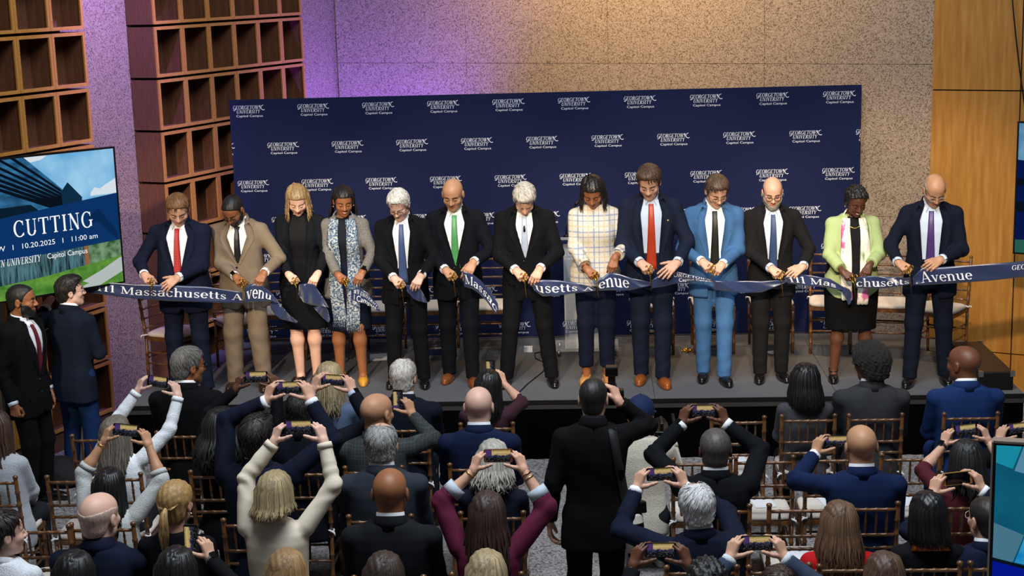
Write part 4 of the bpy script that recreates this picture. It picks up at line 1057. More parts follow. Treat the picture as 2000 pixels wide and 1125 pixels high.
    # ---------------------------------------------------------------- hair
    def hair(s, style, col, **k):
        m = hair_mat(col, max(0.42, k.get('gloss', 0.55))); R = random.Random(s.seed)
        if style in ('short', 'buzz', 'side', 'balding'):
            off = {'short': 0.010, 'buzz': 0.0045, 'side': 0.012, 'balding': k.get('off', 0.008)}[style]; top = k.get('top', 0.07)
            def ex(d, Q, P):
                if style == 'side': d = smin(d, ell(P, (0.015, 0.052, 0.108), (0.050, 0.040, 0.020)), 0.02)
                if style == 'balding': d = smax(d, -ell(P, (0, 0.03, 0.13), (top, top*1.35, 0.06)), 0.006)
                return d
            key = ('hc', style, top, off)
            if key not in _HC: _HC[key] = hair_cap(off, LINE_M, ex, 0.0015, topv={'side': 0.012, 'short': 0.006}.get(style, 0.0))
            V, Q = _HC[key]; rs = np.random.RandomState(s.seed); s.head_part('hair' if style == 'buzz' else 'hair_base', V, Q, m, rs.uniform(0.1, .4, len(V)))
            if style != 'buzz':
                cs = []; tn = []; crown = np.array([0.02, -0.05, 0.13]) if style != 'side' else np.array([0.035, -0.03, 0.125])
                for i in rs.choice(len(V), k.get('strands', 420)):
                    q = V[i]; n = q-np.array([0, -0.014, 0.03]); rr = np.linalg.norm(n); n = n/rr
                    if rr < 0.07 or q[2] < -0.075: continue
                    d = q-crown+rs.normal(size=3)*0.018; d = -d if (q[1] > 0.03 and q[2] > 0.05) else d; d = d-n*(d@n); d = d/(np.linalg.norm(d)+1e-6); l = rs.uniform(0.7, 1.2)*(0.022 if style == 'balding' else 0.028)
                    cs.append(([q-d*l-n*0.003, q+n*0.0008, q+d*l*0.8-n*(0.0008+l*l*3.0), q+d*l*1.5-n*(0.0015+l*l*12.5)], [0.0016, 0.0034, 0.0028, 0.0006])); tn.append(rs.uniform(0, 0.6))
                mb, tt = tube_mesh(cs, 4, 0.45, tn); s.head_mb('hair', mb, m, tt)
        elif style == 'fringe':            # bald with a thin ring of hair
            def ex(d, Q, P): return smax(d, P[:, 2]-0.045-0.2*np.abs(P[:, 0])+0.25*np.maximum(P[:, 1], 0), 0.006)
            V, Q = hair_cap(0.0032, LINE_M, ex, 0.0008); s.head_part('hair', V, Q, m, np.random.RandomState(s.seed).uniform(0, .4, len(V)))
        elif style == 'afro':
            o = k.get('off', 0.045)
            def ex(d, Q, P): return d+wob(P, 0.006, 260, 4)+wob(P, 0.006, 420, 9)
            V, Q = hair_cap(o, LINE_M, ex, 0.008, 0.0075, 110, 0.2); s.head_part('hair', V, Q, m, np.random.RandomState(s.seed).uniform(0, .6, len(V)))
        elif style == 'locs':
            mb = MB(); tn = []
            V, Q = _HC.setdefault('hc_f', hair_cap(0.010, LINE_F, None, 0.003)); s.head_part('hair_base', V, Q, m, np.zeros(len(V)))
            c, t = locks(k.get('n', 60), k.get('L', 0.25), s.dn_head(), r=k.get('r', 0.0085), seed=s.seed, front=k.get('front', 70), part=k.get('part', 0.0), jit=0.02, ends=0.25, bell=k.get('bell', 0.01), vol=k.get('vol', 1.02))
            mb, tn = tube_mesh(c, 6, 1.0, t); s.head_mb('hair', mb, m, tn)
        elif style == 'long':
            V, Q = _HC.setdefault('hc_f', hair_cap(0.010, LINE_F, None, 0.003)); s.head_part('hair_base', V, Q, m, np.random.RandomState(s.seed).uniform(0, .3, len(V)))
            c, t = locks(int(k.get('n', 96)*1.9), k.get('L', 0.2), s.dn_head(), r=k.get('r', 0.0125)*0.60, seed=s.seed, curl=k.get('curl', 0), front=k.get('front', 62), part=k.get('part', 0.02), jit=k.get('jit', 0.012), bell=k.get('bell', 0.0), ends=k.get('ends', 0.3), back_push=k.get('push', 0.03), vol=k.get('vol', 1.04))
            mb, tn = tube_mesh(c, 5, 0.5, t); s.head_mb('hair', mb, m, tn)
        elif style == 'pony':
            V, Q = _HC.setdefault('hc_f', hair_cap(0.010, LINE_F, None, 0.003)); s.head_part('hair_base', V, Q, m, np.random.RandomState(s.seed).uniform(0, .3, len(V)))
            cs = []; tn = []; tie = np.array([0, -0.118, 0.015])
            for i in range(110):
                ph = math.radians(-150+300*i/109); st = np.array([0.078*math.sin(ph)*0.95, 0.07*math.cos(ph)-0.0, 0.055+0.05*math.cos(ph)])
                md = st*0.5+tie*0.5; md = md/np.linalg.norm(md-[0, -0.014, 0.03])*1.0 if False else md+(md-np.array([0, -0.014, 0.02]))*0.45
                cs.append(([st, md, tie], [0.005, 0.0065, 0.005])); tn.append(R.uniform(0, .5))
            dn = s.dn_head()
            for i in range(22):
                a = R.uniform(0, 6.28); o = np.array([math.cos(a), 0, math.sin(a)])*0.012; L = R.uniform(0.18, 0.26)
                cs.append(([tie+o*0.4, tie+o+np.array([0, -0.03, -0.01])+dn*0.02, tie+o*1.8+np.array([0, -0.045, 0])+dn*L*0.5, tie+o*1.2+np.array([0, -0.035, 0])+dn*L], [0.006, 0.011, 0.010, 0.003])); tn.append(R.uniform(0, .5))
            mb, tt = tube_mesh(cs, 5, 0.6, tn); s.head_mb('hair', mb, m, tt)
            mb = MB(); mb.tube([tie+[0.014*math.cos(a), 0, 0.014*math.sin(a)] for a in np.linspace(0, 2*PI, 13)], 0.004, 6); s.head_mb('hair_tie', mb, m)
        return s
    def beard(s, col, off=0.006):
        m = hair_mat(col, 0.7)
        def fn(P):
            d = head_fn(P)-off+wob(P, 0.002, 200, 2)
            top = np.interp(np.abs(P[:, 0]), [0, 0.022, 0.03, 0.06, 0.075], [-0.046, -0.048, -0.062, -0.035, 0.0])
            d = smax(d, (P[:, 2]-top), 0.004); d = smax(d, (-0.118-P[:, 2]), 0.004); d = smax(d, 0.008-P[:, 1], 0.006)
            lip = np.maximum(np.abs(P[:, 0])-0.021, np.abs(P[:, 2]+0.0605)-0.0095); return np.maximum(d, -lip)
        V, Q = surfnet(fn, (-0.10, -0.02, -0.135), (0.10, 0.13, 0.02), 0.006); s.head_part('beard', V, Q, m, np.random.RandomState(s.seed).uniform(0, .5, len(V))); return s
    def glasses(s, col='#141210', thick=0.0022):
        s.head_mb('glasses', glasses_mesh(col, thick), mat('spectacle_'+col, col, 0.3, 0.2)); return s
    def smile(s):
        mb = MB(); mb.tube([(-0.017, 0.0915, -0.0575), (0, 0.0975, -0.0605), (0.017, 0.0915, -0.0575)], [0.002, 0.0042, 0.002], 6); s.head_mb('teeth', mb, mat('teeth', '#e8e2d8', 0.3)); return s
    def earrings(s, col='#d8c08a'):
        mb = MB()
        for sx in (-1, 1): mb.lathe([(0.001, -0.007), (0.006, -0.003), (0.006, 0.003), (0.001, 0.007)], (sx*0.084, -0.004, -0.045), 8)
        s.head_mb('earring', mb, mat('earring_'+col, col, 0.25, 0.8)); return s
    def watch(s, sd, band='#111111', face='#050505', metal=0.0, frac=0.97, r=None):
        S, E, W, Fm, _ = s.arms[sd]; r = r or (0.031 if s.fem else 0.034); u = (W-E)/np.linalg.norm(W-E); c = E+(W-E)*frac
        o = s.ring('watch', c-u*0.009, c+u*0.009, r, r, 0.003, mat('band_'+band, band, 0.4, metal), 16, torso_space=False)
        n = Fm[:, 2]-u*(Fm[:, 2]@u); n /= np.linalg.norm(n); sdv = np.cross(u, n); mb = MB(); p = c+n*(r+0.002)
        M = Matrix(((u[0], sdv[0], n[0], p[0]), (u[1], sdv[1], n[1], p[1]), (u[2], sdv[2], n[2], p[2]), (0, 0, 0, 1)))
        mb.box((-0.019, -0.016, -0.004), (0.019, 0.016, 0.006), 0, M); me = mb.mesh('watch_case', mat('watch_face', face, 0.15)); link('watch_case', me, o); return s
    def bracelet(s, sd, col='#c79a4a', frac=0.9, r=0.033):
        S, E, W, Fm, _ = s.arms[sd]; c = E+(W-E)*frac; u = (W-E)/np.linalg.norm(W-E)
        s.ring('bracelet', c-u*0.003, c+u*0.003, r, r, 0.003, mat('bangle_'+col, col, 0.25, 0.9), 18, torso_space=False); return s
def px(x, y, Y): return atY(x, y, Y)
# ------------------------------------------------------------------ bamboo-turned chairs
M_CHAIR = ramp_mat('fruitwood', 'ShaderNodeTexNoise', [(0.25, '#472b16'), (0.55, '#684222'), (0.8, '#8a5d34')], 0.34, (3, 3, 3), 9, coat=0.3)
M_CUSH = mat('ivory_cushion', '#cfc4b8', 0.85, bump=(25, 0.15), var=0.04)
def turned(a, b, r, n=8, knots=3, ball=False):
    a = np.array(a, float); b = np.array(b, float); pts = []; rs = []
    L = np.linalg.norm(b-a)
    stops = [0]
    for k in range(1, knots+1):
        t = k/(knots+1); stops += [t-0.012/L, t-0.004/L, t+0.004/L, t+0.012/L]
    stops += [1]
    for i, t in enumerate(stops):
        pts.append(a+(b-a)*t); j = (i-1) % 4
        rs.append(r*(1.28 if (0 < i < len(stops)-1 and j in (1, 2)) else 1.0))
    if ball:
        u = (b-a)/L; pts += [b+u*0.004, b+u*0.012, b+u*0.024, b+u*0.032]; rs += [r*0.8, r*1.25, r*1.2, r*0.3]
    return pts, rs
def chair_parts(kind):
    out = []
    def add(name, *tubes, n=8):
        mb = MB()
        for pts, rs in tubes: mb.tube(pts, rs, n)
        out.append((name, mb.mesh(name, M_CHAIR), None))
    pb = lambda sx, z: (sx*0.187, -0.185-max(0, z-0.44)*0.13, z)
    for sx in (-1, 1):
        add('rear_post', turned((sx*0.18, -0.20, 0), pb(sx, 0.44), 0.0135, 8, 2), turned(pb(sx, 0.43), pb(sx, 0.89), 0.0145, 8, 4, True))
        add('front_leg', turned((sx*0.18, 0.185, 0), (sx*0.18, 0.18, 0.43), 0.0145, 8, 3))
        for z in (0.20, 0.30): add('side_stretcher', turned((sx*0.18, -0.195, z), (sx*0.18, 0.183, z), 0.0085, 6, 2))
    for z in (0.22, 0.32): add('front_stretcher', turned((-0.18, 0.183, z), (0.18, 0.183, z), 0.0085, 6, 3))
    add('rear_stretcher', turned((-0.18, -0.195, 0.25), (0.18, -0.195, 0.25), 0.0085, 6, 3))
    if kind == 'spindle':
        for z in (0.865, 0.70, 0.615): a, b = pb(-1, z), pb(1, z); add('back_rail', turned(a, b, 0.0105, 8, 5))
        for k in range(5):
            x = 0.187*(-1+(k+1)/3); t0 = pb(1, 0.70)[1]; t1 = pb(1, 0.865)[1]
            pts = [np.array((x, t0+(t1-t0)*t, 0.70+0.165*t)) for t in (0, .1, .25, .36, .4, .5, .6, .64, .75, .9, 1)]
            add('back_spindle', (pts, [.0055, .0055, .009, .0065, .0095, .0085, .0095, .0065, .009, .0055, .0055]), n=6)
    else:
        for z in (0.86, 0.775, 0.69, 0.605, 0.52): add('back_rung', turned(pb(-1, z), pb(1, z), 0.0095, 7, 3))
    mb = MB(); mb.box((-0.195, -0.20, 0.415), (0.195, 0.20, 0.445)); out.append(('seat', mb.mesh('seat', M_CHAIR), None))
    V = []; F = []
    prof = [(0.0, 0.446), (0.97, 0.446), (1.02, 0.458), (1.0, 0.475), (0.9, 0.487), (0.55, 0.492), (0.0, 0.493)]
    n = 28
    for r, z in prof:
        for k in range(n):
            a = 2*PI*k/n; c, sn = math.cos(a), math.sin(a); V.append((0.195*r*math.copysign(abs(c)**0.35, c), 0.195*r*math.copysign(abs(sn)**0.35, sn), z))
    for i in range(len(prof)-1):
        for k in range(n): a = i*n+k; b = i*n+(k+1) % n; F.append((a, b, b+n, a+n))
    mb = MB(); mb.add(V, F, 0, True); cm = mb.mesh('cushion', M_CUSH); out.append(('cushion', cm, None))
    for sx in (-1, 1):
        mb = MB(); c = (sx*0.187, -0.19, 0.462)
        mb.tube([(c[0]+0.017*math.cos(a), c[1]+0.017*math.sin(a), c[2]+0.004*math.sin(2*a)) for a in np.linspace(0, 2*PI, 11)], 0.007, 6)
        mb.tube([(c[0], c[1]-0.016, c[2]), (c[0]+sx*0.022, c[1]-0.03, c[2]-0.006), (c[0]+sx*0.03, c[1]-0.034, c[2]-0.028)], [0.006, 0.008, 0.003], 6)
        out.append(('cushion_tie', mb.mesh('cushion_tie', mat('white_tie', '#dcdad6', 0.8)), 'cushion'))
    return out
CHP = {'spindle': chair_parts('spindle'), 'ladder': chair_parts('ladder')}
def chair(loc, rz, kind, label, group):
    e = empty('chiavari_chair', loc, rz); tag(e, label, 'chair', group); d = {}
    for name, me, par in CHP[kind]:
        o = link(name, me, d[par] if par else e); d.setdefault(name, o)
    return e
# ------------------------------------------------------------------ phones, scissors
def screen_mat(i):
    n = f'phone_picture_{i}'
    if n in MATS: return MATS[n]
    m = bpy.data.materials.new(n); m.use_nodes = True; MATS[n] = m; N = m.node_tree.nodes; L = m.node_tree.links; N.remove(N['Principled BSDF'])
    R = random.Random(i); tc = N.new('ShaderNodeTexCoord'); sp = N.new('ShaderNodeSeparateXYZ'); L.new(tc.outputs['Generated'], sp.inputs[0])
    r = N.new('ShaderNodeValToRGB'); e = r.color_ramp.elements                       # picture bands from the crowd up to the wall
    st = [(0.0, '#08080c'), (0.30, '#10121c'), (0.42, '#1c2238'), (0.54, '#2c3354'), (0.60, '#b89a68'), (0.80, '#d8bd84'), (1.0, '#8a7a3a')]
    while len(e) < len(st): e.new(0.5)
    for el, (p, c) in zip(e, st): el.position = p; el.color = (*rgb(c), 1)
    nz = N.new('ShaderNodeTexNoise'); nz.inputs['Scale'].default_value = 90+R.uniform(-10, 10); nz.inputs['Detail'].default_value = 2; L.new(tc.outputs['Object'], nz.inputs['Vector'])
    ad = N.new('ShaderNodeMath'); ad.operation = 'MULTIPLY_ADD'; ad.inputs[1].default_value = 0.30; L.new(nz.outputs[0], ad.inputs[0])
    sb = N.new('ShaderNodeMath'); sb.operation = 'SUBTRACT'; sb.inputs[1].default_value = 0.15; L.new(sp.outputs[2], sb.inputs[0]); L.new(sb.outputs[0], ad.inputs[2]); L.new(ad.outputs[0], r.inputs[0])
    v = N.new('ShaderNodeTexVoronoi'); v.inputs['Scale'].default_value = 290; L.new(tc.outputs['Object'], v.inputs['Vector'])
    gt = N.new('ShaderNodeMath'); gt.operation = 'LESS_THAN'; gt.inputs[1].default_value = 0.2; L.new(v.outputs['Distance'], gt.inputs[0])
    lt = N.new('ShaderNodeMath'); lt.operation = 'LESS_THAN'; lt.inputs[1].default_value = 0.55; L.new(sp.outputs[2], lt.inputs[0])
    ml = N.new('ShaderNodeMath'); ml.operation = 'MULTIPLY'; L.new(gt.outputs[0], ml.inputs[0]); L.new(lt.outputs[0], ml.inputs[1])
    pr = N.new('ShaderNodeMix'); pr.data_type = 'RGBA'; L.new(ml.outputs[0], pr.inputs[0]); L.new(r.outputs[0], pr.inputs[6]); pr.inputs[7].default_value = (0.55, 0.5, 0.5, 1)
    p2 = N.new('ShaderNodeMix'); p2.data_type = 'RGBA'; lx = N.new('ShaderNodeMath'); lx.operation = 'LESS_THAN'; lx.inputs[1].default_value = R.uniform(0.12, 0.26); L.new(sp.outputs[0], lx.inputs[0])
    g2 = N.new('ShaderNodeMath'); g2.operation = 'GREATER_THAN'; g2.inputs[1].default_value = 0.5; L.new(sp.outputs[2], g2.inputs[0]); m2 = N.new('ShaderNodeMath'); m2.operation = 'MULTIPLY'; L.new(lx.outputs[0], m2.inputs[0]); L.new(g2.outputs[0], m2.inputs[1])
    L.new(m2.outputs[0], p2.inputs[0]); L.new(pr.outputs[2], p2.inputs[6]); p2.inputs[7].default_value = (*rgb('#4d3670'), 1)
    em = N.new('ShaderNodeEmission'); em.inputs[1].default_value = 0.75; L.new(p2.outputs[2], em.inputs[0]); L.new(em.outputs[0], N['Material Output'].inputs[0]); return m
_ph = [0]
def phone(c, right, up, label, L=0.15, W=0.072, case='#0b0b0d', dark=False):
    """handset centred at c, screen facing away from its own +y; right = long side for landscape"""
    r = np.array(right, float); r /= np.linalg.norm(r); u = np.array(up, float); u -= r*(r@u); u /= np.linalg.norm(u); n = np.cross(u, r)   # +y local, away from viewer
    e = bpy.data.objects.new('smartphone', None); COL.objects.link(e); e.empty_display_size = 0.05
    e.matrix_world = Matrix(((r[0], n[0], u[0], c[0]), (r[1], n[1], u[1], c[1]), (r[2], n[2], u[2], c[2]), (0, 0, 0, 1)))
    tag(e, label, 'phone')
    poly = []
    for sx, sz, a0 in ((1, 1, 0), (-1, 1, 90), (-1, -1, 180), (1, -1, 270)):
        for k in range(5): a = math.radians(a0+90*k/4); poly.append((sx*(L/2-0.010)+0.010*math.cos(a), sz*(W/2-0.010)+0.010*math.sin(a)))
    mb = MB(); n_ = len(poly); V = [(x, -0.004, z) for x, z in poly]+[(x, 0.004, z) for x, z in poly]
    mb.add(V, [tuple(range(n_)), tuple(range(2*n_-1, n_-1, -1))]+[(i, n_+i, n_+(i+1) % n_, (i+1) % n_) for i in range(n_)]); mb.obj('phone_case', mat('phone_case_'+case, case, 0.3), e)
    _ph[0] += 1; q = 0.004; k = MB(); x, z = L/2-0.012, W/2-q
    k.poly([(-x, -0.0046, -z), (x, -0.0046, -z), (x, -0.0046, z), (-x, -0.0046, z)]); k.obj('screen', mat('phone_glass_black', '#030304', 0.08) if dark else screen_mat(_ph[0] % 6), e)
    k = MB(); k.box((-L/2+0.012, 0.004, W/2-0.034), (-L/2+0.036, 0.0065, W/2-0.008)); k.obj('camera_bump', mat('phone_lens', '#050505', 0.15), e)
    return e
M_GOLD = mat('gold_scissors', '#c8962f', 0.22, 0.95); M_STEEL = mat('scissor_blade', '#b9a777', 0.2, 0.95)
def _scissor_meshes():
    out = []
    for sx in (-1, 1):
        mb = MB(); c = np.array((sx*0.021, 0, 0.062))
        mb.tube([c+np.array((0.016*math.cos(a), 0, 0.021*math.sin(a))) for a in np.linspace(0, 2*PI, 15)], 0.0036, 6, cap=False)
        mb.tube([c+np.array((-sx*0.006, 0, -0.020)), (sx*0.006, sx*0.0015, 0.018), (0, sx*0.0015, 0)], [0.0045, 0.0042, 0.004], 6); h = mb.mesh('handle', M_GOLD)
        b = MB(); y = -sx*0.0016; b.prism([(0.005*sx, 0.0), (-0.003*sx, 0.0), (0.0, -0.125), (0.0012*sx, -0.125)][::sx], y-0.0012, y+0.0012)
        b.v = [(p[0]-0.0*sx, p[2], p[1]) for p in b.v]; out.append((h, b.mesh('blade', M_GOLD)))
    return out
_SM = _scissor_meshes(); _pv = MB(); _pv.lathe([(0.004, -0.004), (0.005, -0.002), (0.005, 0.002), (0.004, 0.004)], (0, 0, 0), 10, 0, 1); _PVM = _pv.mesh('pivot_screw', M_STEEL)
def scissors(c, down, side, label):
    z = -np.array(down, float); z /= np.linalg.norm(z); x = np.array(side, float); x -= z*(x@z); x /= np.linalg.norm(x); y = np.cross(z, x)
    e = bpy.data.objects.new('scissors', None); COL.objects.link(e); e.empty_display_size = 0.05
    e.matrix_world = Matrix(((x[0], y[0], z[0], c[0]), (x[1], y[1], z[1], c[1]), (x[2], y[2], z[2], c[2]), (0, 0, 0, 1))); tag(e, label, 'scissors')
    for h, b in _SM: link('handle', h, e); link('blade', b, e)
    link('pivot_screw', _PVM, e); return e
# ------------------------------------------------------------------ the thirteen people cutting the ribbon
YH = -1.98
def dots(name, base, dot, sc=55, thr=0.22):
    if name in MATS: return MATS[name]
    m = ramp_mat(name, 'ShaderNodeTexVoronoi', [(0.0, dot), (thr, dot), (thr+0.03, base), (1, base)], 0.5, (1, 0, 1), sc); 
    [n for n in m.node_tree.nodes if n.type == 'TEX_VORONOI'][0].inputs['Randomness'].default_value = 0.0; return m
def plaid(name, base, line, line2, per=0.075):
    if name in MATS: return MATS[name]
    m = mat(name, base, 0.85, bump=(300, 0.1)); N = m.node_tree.nodes; L = m.node_tree.links; b = N['Principled BSDF']; tc = N.new('ShaderNodeTexCoord'); sp = N.new('ShaderNodeSeparateXYZ'); L.new(tc.outputs['Object'], sp.inputs[0])
    prev = None
    for ax, off, wd, col in ((0, 0.0, 0.10, line), (2, 0.0, 0.10, line), (0, 0.30, 0.06, line), (2, 0.30, 0.06, line), (0, 0.65, 0.10, line2), (2, 0.65, 0.10, line2)):
        a = N.new('ShaderNodeMath'); a.operation = 'MULTIPLY_ADD'; a.inputs[1].default_value = 1/per; a.inputs[2].default_value = 10+off; L.new(sp.outputs[ax], a.inputs[0])
        f = N.new('ShaderNodeMath'); f.operation = 'FRACT'; L.new(a.outputs[0], f.inputs[0]); g = N.new('ShaderNodeMath'); g.operation = 'LESS_THAN'; g.inputs[1].default_value = wd; L.new(f.outputs[0], g.inputs[0])
        h = N.new('ShaderNodeMath'); h.operation = 'MULTIPLY'; h.inputs[1].default_value = 0.72; L.new(g.outputs[0], h.inputs[0])
        mx = N.new('ShaderNodeMix'); mx.data_type = 'RGBA'; L.new(h.outputs[0], mx.inputs[0])
        if prev is None: mx.inputs[6].default_value = (*rgb(base), 1)
        else: L.new(prev, mx.inputs[6])
        mx.inputs[7].default_value = (*rgb(col), 1); prev = mx.outputs[2]
    L.new(prev, b.inputs['Base Color']); return m
def cutter(label, feet, top, hr, hl, skin='fair', fem=False, head=(0, 32, 0), rz=PI, lean=4, girth=0.0, posel='pinch', poser='fist', yh=None, scd=None, fl=None, name='', **kw):
    """feet: toe pixels (image-left foot = figure's right); top: z of the crown over the deck; hr/hl: hand pixels"""
    g = [atZ(x, y, ZS)+np.array([0, 0.13, 0]) for x, y in feet]
    c = (g[0]+g[1])/2; lr_, (hy_, hp_, hr_) = math.radians(lean), [math.radians(v) for v in head]
    RT_ = Rx(-lr_); RH_ = RT_ @ Rx(lr_*0.6) @ Rz(hy_) @ Rx(-hp_) @ Ry(hr_); hc_ = np.array([0, 0, 0.92])+RT_ @ np.array([0, -0.01, 0.575])+RH_ @ np.array([0, 0.022, 0.108])
    cr_ = hc_+RH_ @ np.array([0, -0.014, 0.036])+np.array([0, 0, 0.088]); sc = 1.0
    for _ in range(4): sc = (atY(top[0], top[1], c[1]-cr_[1]*sc)[2]-ZS)/cr_[2]
    p = Person((c[0], c[1], ZS), rz, sc, fem, skin, label, head=head, lean=lean, girth=girth, hres=0.0056, **kw)
    for sd, q, yw in (('R', g[0], -8), ('L', g[1], 8)): l = p.w2l(q); p.leg(sd, (l[0], l[1]), yw)
    yh = yh if yh is not None else c[1]-0.365; R = atY(*hr, yh); L = atY(*hl, yh)
    fr = np.array((0.62, -0.62, -0.45)); fr /= np.linalg.norm(fr); p.arm('R', R-fr*0.075, fr, (-0.15, -0.75, 0.65), poser)
    f2 = np.array(fl if fl else (-0.45, -0.55, -0.72)); f2 /= np.linalg.norm(f2); p.arm('L', L-f2*0.085, f2, (0.15, -0.72, 0.60), posel)
    sp = R+fr*0.035+np.array([0.012, -0.025, -0.045])
    scissors(sp, scd or (0.10, -0.12, -1), (0.8, -0.6, 0), f'gold ribbon scissors in the hand of {name}')
    return p
NAV = '#161d33'
# 1 navy suit, red dotted tie
n = 'the brown-haired man with the red tie'
p = cutter('man in navy suit and red dotted tie cutting ribbon, brown hair', [(338, 776), (400, 776)], (323, 381), (290, 546), (332, 553), 'fair', head=(12, 34, 0), girth=0.05, name=n, posel='flat', fl=(-0.8, -0.4, -0.5), yh=-2.28, shw=0.195)
p.browc = '#4a3020'; p.body(hs=(1.06, 1, 1)).suit('#171d33', '#e8edf4', dots('tie_red_dots', '#b01f22', '#e8d8c8', 48, 0.26), vbot=0.06, vopen=0.09).trousers('#171d33').shoes('#0d0d0f').hair('short', '#6b4a2c')
# 2 tan suit
n = 'the man in the tan suit'
p = cutter('bearded man in tan three-button suit, glasses and black tie', [(455, 764), (512, 764)], (472, 383), (468, 549), (507, 548), 'brown', head=(-14, 40, 0), girth=0.025, name=n, lean=6)
p.browc = '#0c0a08'; p.body().suit('#8d7c69', '#e8e8ea', '#101014', vbot=0.20, vopen=0.085).trousers('#8d7c69', wide=0.012).shoes('#2a1a10').hair('buzz', '#0d0b0a').beard('#0d0b0a', 0.005).glasses('#3a2a1c').watch('R', '#c8c8c8', '#0a0a0a', 0.9)
# 3 blonde woman, black blazer dress
n = 'the blonde woman in black'
p = cutter('blonde woman in black blazer and knee-length dress, bare legs', [(583, 752), (615, 750)], (583, 362), (572, 545), (612, 549), 'pale', True, head=(6, 32, 0), name=n)
p.browc = '#8a6a44'; p.body(0.014, bare_legs=True).suit('#14161d', '#0b0b10', None, open_=0.055, collar=False, cuff=False, bustk=0.8, hem=-0.18, vbot=0.0, vopen=0.075).skirt('#0c0d14', 0.14, 0.475).shoes('#14110f', 'flat').hair('long', '#8f744e', L=0.13, n=110, front=48, part=0.025, gloss=0.4)
mb = MB(); mb.tube([(0.052*math.cos(a), 0.098+0.018*math.sin(a)*-1, 0.49-0.045*max(0, -math.sin(a)*-1)) for a in np.linspace(PI, 2*PI, 12)][::-1], 0.0035, 6)
# 4 braids, grey blazer, patterned scarf
def scarf(p, m, zlo=(-0.32, -0.36), w=0.052, xo=0.075, fringe=False, name='scarf'):
    V = []; F = []
    for sx, zl in ((-1, zlo[0]), (1, zlo[1])):
        zz = np.linspace(0.53, zl, 22); b = len(V)
        for i, z in enumerate(zz):
            xc = sx*np.interp(z, [-.4, 0.1, 0.45, 0.53], [xo*0.62, xo, xo*0.98, 0.066]); ww = np.interp(z, [-.4, .2, .5, .54], [w*1.05, w, w*0.8, w*0.6])
            for j in range(7):
                x = xc+ww*(j/3-1); y = front_y(p.jf, np.array([x]), np.array([max(z, -0.16)]))[0]+0.020+0.007*math.sin(j*2.4+z*9)
                if z < -0.10: y = max(y, 0.165+p.girth)
                V.append((x, y, z+0.004*math.sin(j*3+i)*(i == 21)))
        F += [(b+i*7+j, b+i*7+j+1, b+(i+1)*7+j+1, b+(i+1)*7+j) for i in range(21) for j in range(6)]
    b = len(V)                        # behind the neck
    for k in range(13):
        a = PI*k/12; c, sn = math.cos(a), math.sin(a)
        for j, (dz, rr) in enumerate(((-0.03, 0.100), (0.0, 0.098), (0.035, 0.082), (0.05, 0.070))): V.append((rr*c*0.95, 0.03-rr*sn*1.05, 0.535+dz+0.01*sn))
    F += [(b+k*4+j, b+k*4+j+1, b+(k+1)*4+j+1, b+(k+1)*4+j) for k in range(12) for j in range(3)]
    o = p.put_t(name, V, F, m); md = o.modifiers.new('thick', 'SOLIDIFY'); md.thickness = 0.008
    if fringe:
        mb = MB()
        for sx, zl in ((-1, zlo[0]), (1, zlo[1])):
            for k in range(9):
                x = sx*xo*0.7+w*(k/4-1); y = 0.168+0.004*math.sin(k*2); mb.tube([(x, y, zl+0.01), (x+0.004*math.sin(k), y, zl-0.03), (x, y, zl-0.055)], [0.003, 0.003, 0.0012], 4)
        V = np.array(mb.v)@p.RT.T+p.hip; q = p.put('fringe', V, mb.f, m, True, o)
    return o
n = 'the smiling woman with braids'
p = cutter('smiling woman with braids, grey blazer and long blue-white scarf', [(662, 750), (706, 752)], (668, 365), (669, 546), (700, 545), 'brown', True, head=(14, 18, 0), name=n)
p.browc = '#0f0b09'; p.body(0.014, bare_legs=True).suit(cloth_mat('#6d6a66', 'tweed'), '#0e1220', None, open_=0.04, collar=False, cuff=False, bustk=0.8, hem=-0.17, vbot=0.1, lapel=False).skirt('#10142a', 0.14, 0.47).shoes('#c9912f', 'flat').hair('locs', '#120d0b', n=70, L=0.22, front=95, r=0.007, part=0.0).smile().earrings('#cfcfcf').watch('L', '#0c0c0c')
scarf(p, ramp_mat('blue_white_scarf', 'ShaderNodeTexNoise', [(0.38, '#2a3d58'), (0.50, '#667d96'), (0.63, '#c6c6c0')], 0.85, (1, 1, 1), 70), (-0.40, -0.36), 0.055, 0.085, True)
# 5 white hair, patterned blue tie
n = 'the white-haired man in glasses'
p = cutter('white-haired man with glasses, black suit and patterned blue tie', [(768, 758), (826, 758)], (788, 372), (778, 552), (814, 553), 'pale', head=(-10, 32, 0), name=n)
p.browc = '#a8a29a'; p.body().suit('#101116', '#e9eaee', dots('tie_blue_dots', '#3c4f7c', '#93a3c4', 55, 0.30), vbot=0.08, open_=0.045, vopen=0.075).trousers('#101116').shoes('#0b0b0c').hair('side', '#cfccc6').glasses('#2a1410').watch('L', '#0c0c0c')
# 6 bald, green tie, brown shoes
n = 'the bald man in the green tie'
p = cutter('bald man in black suit with bright green tie and brown shoes', [(876, 748), (922, 756)], (908, 350), (879, 536), (917, 527), 'tan', head=(-6, 24, 0), name=n, girth=0.02, posel='relaxed')
p.browc = '#1a120d'; p.body(hs=(1.05, 1, 1)).suit('#11131b', '#eef0f2', '#4f9a5a', vbot=0.10).trousers('#11131b').shoes('#7a4420')
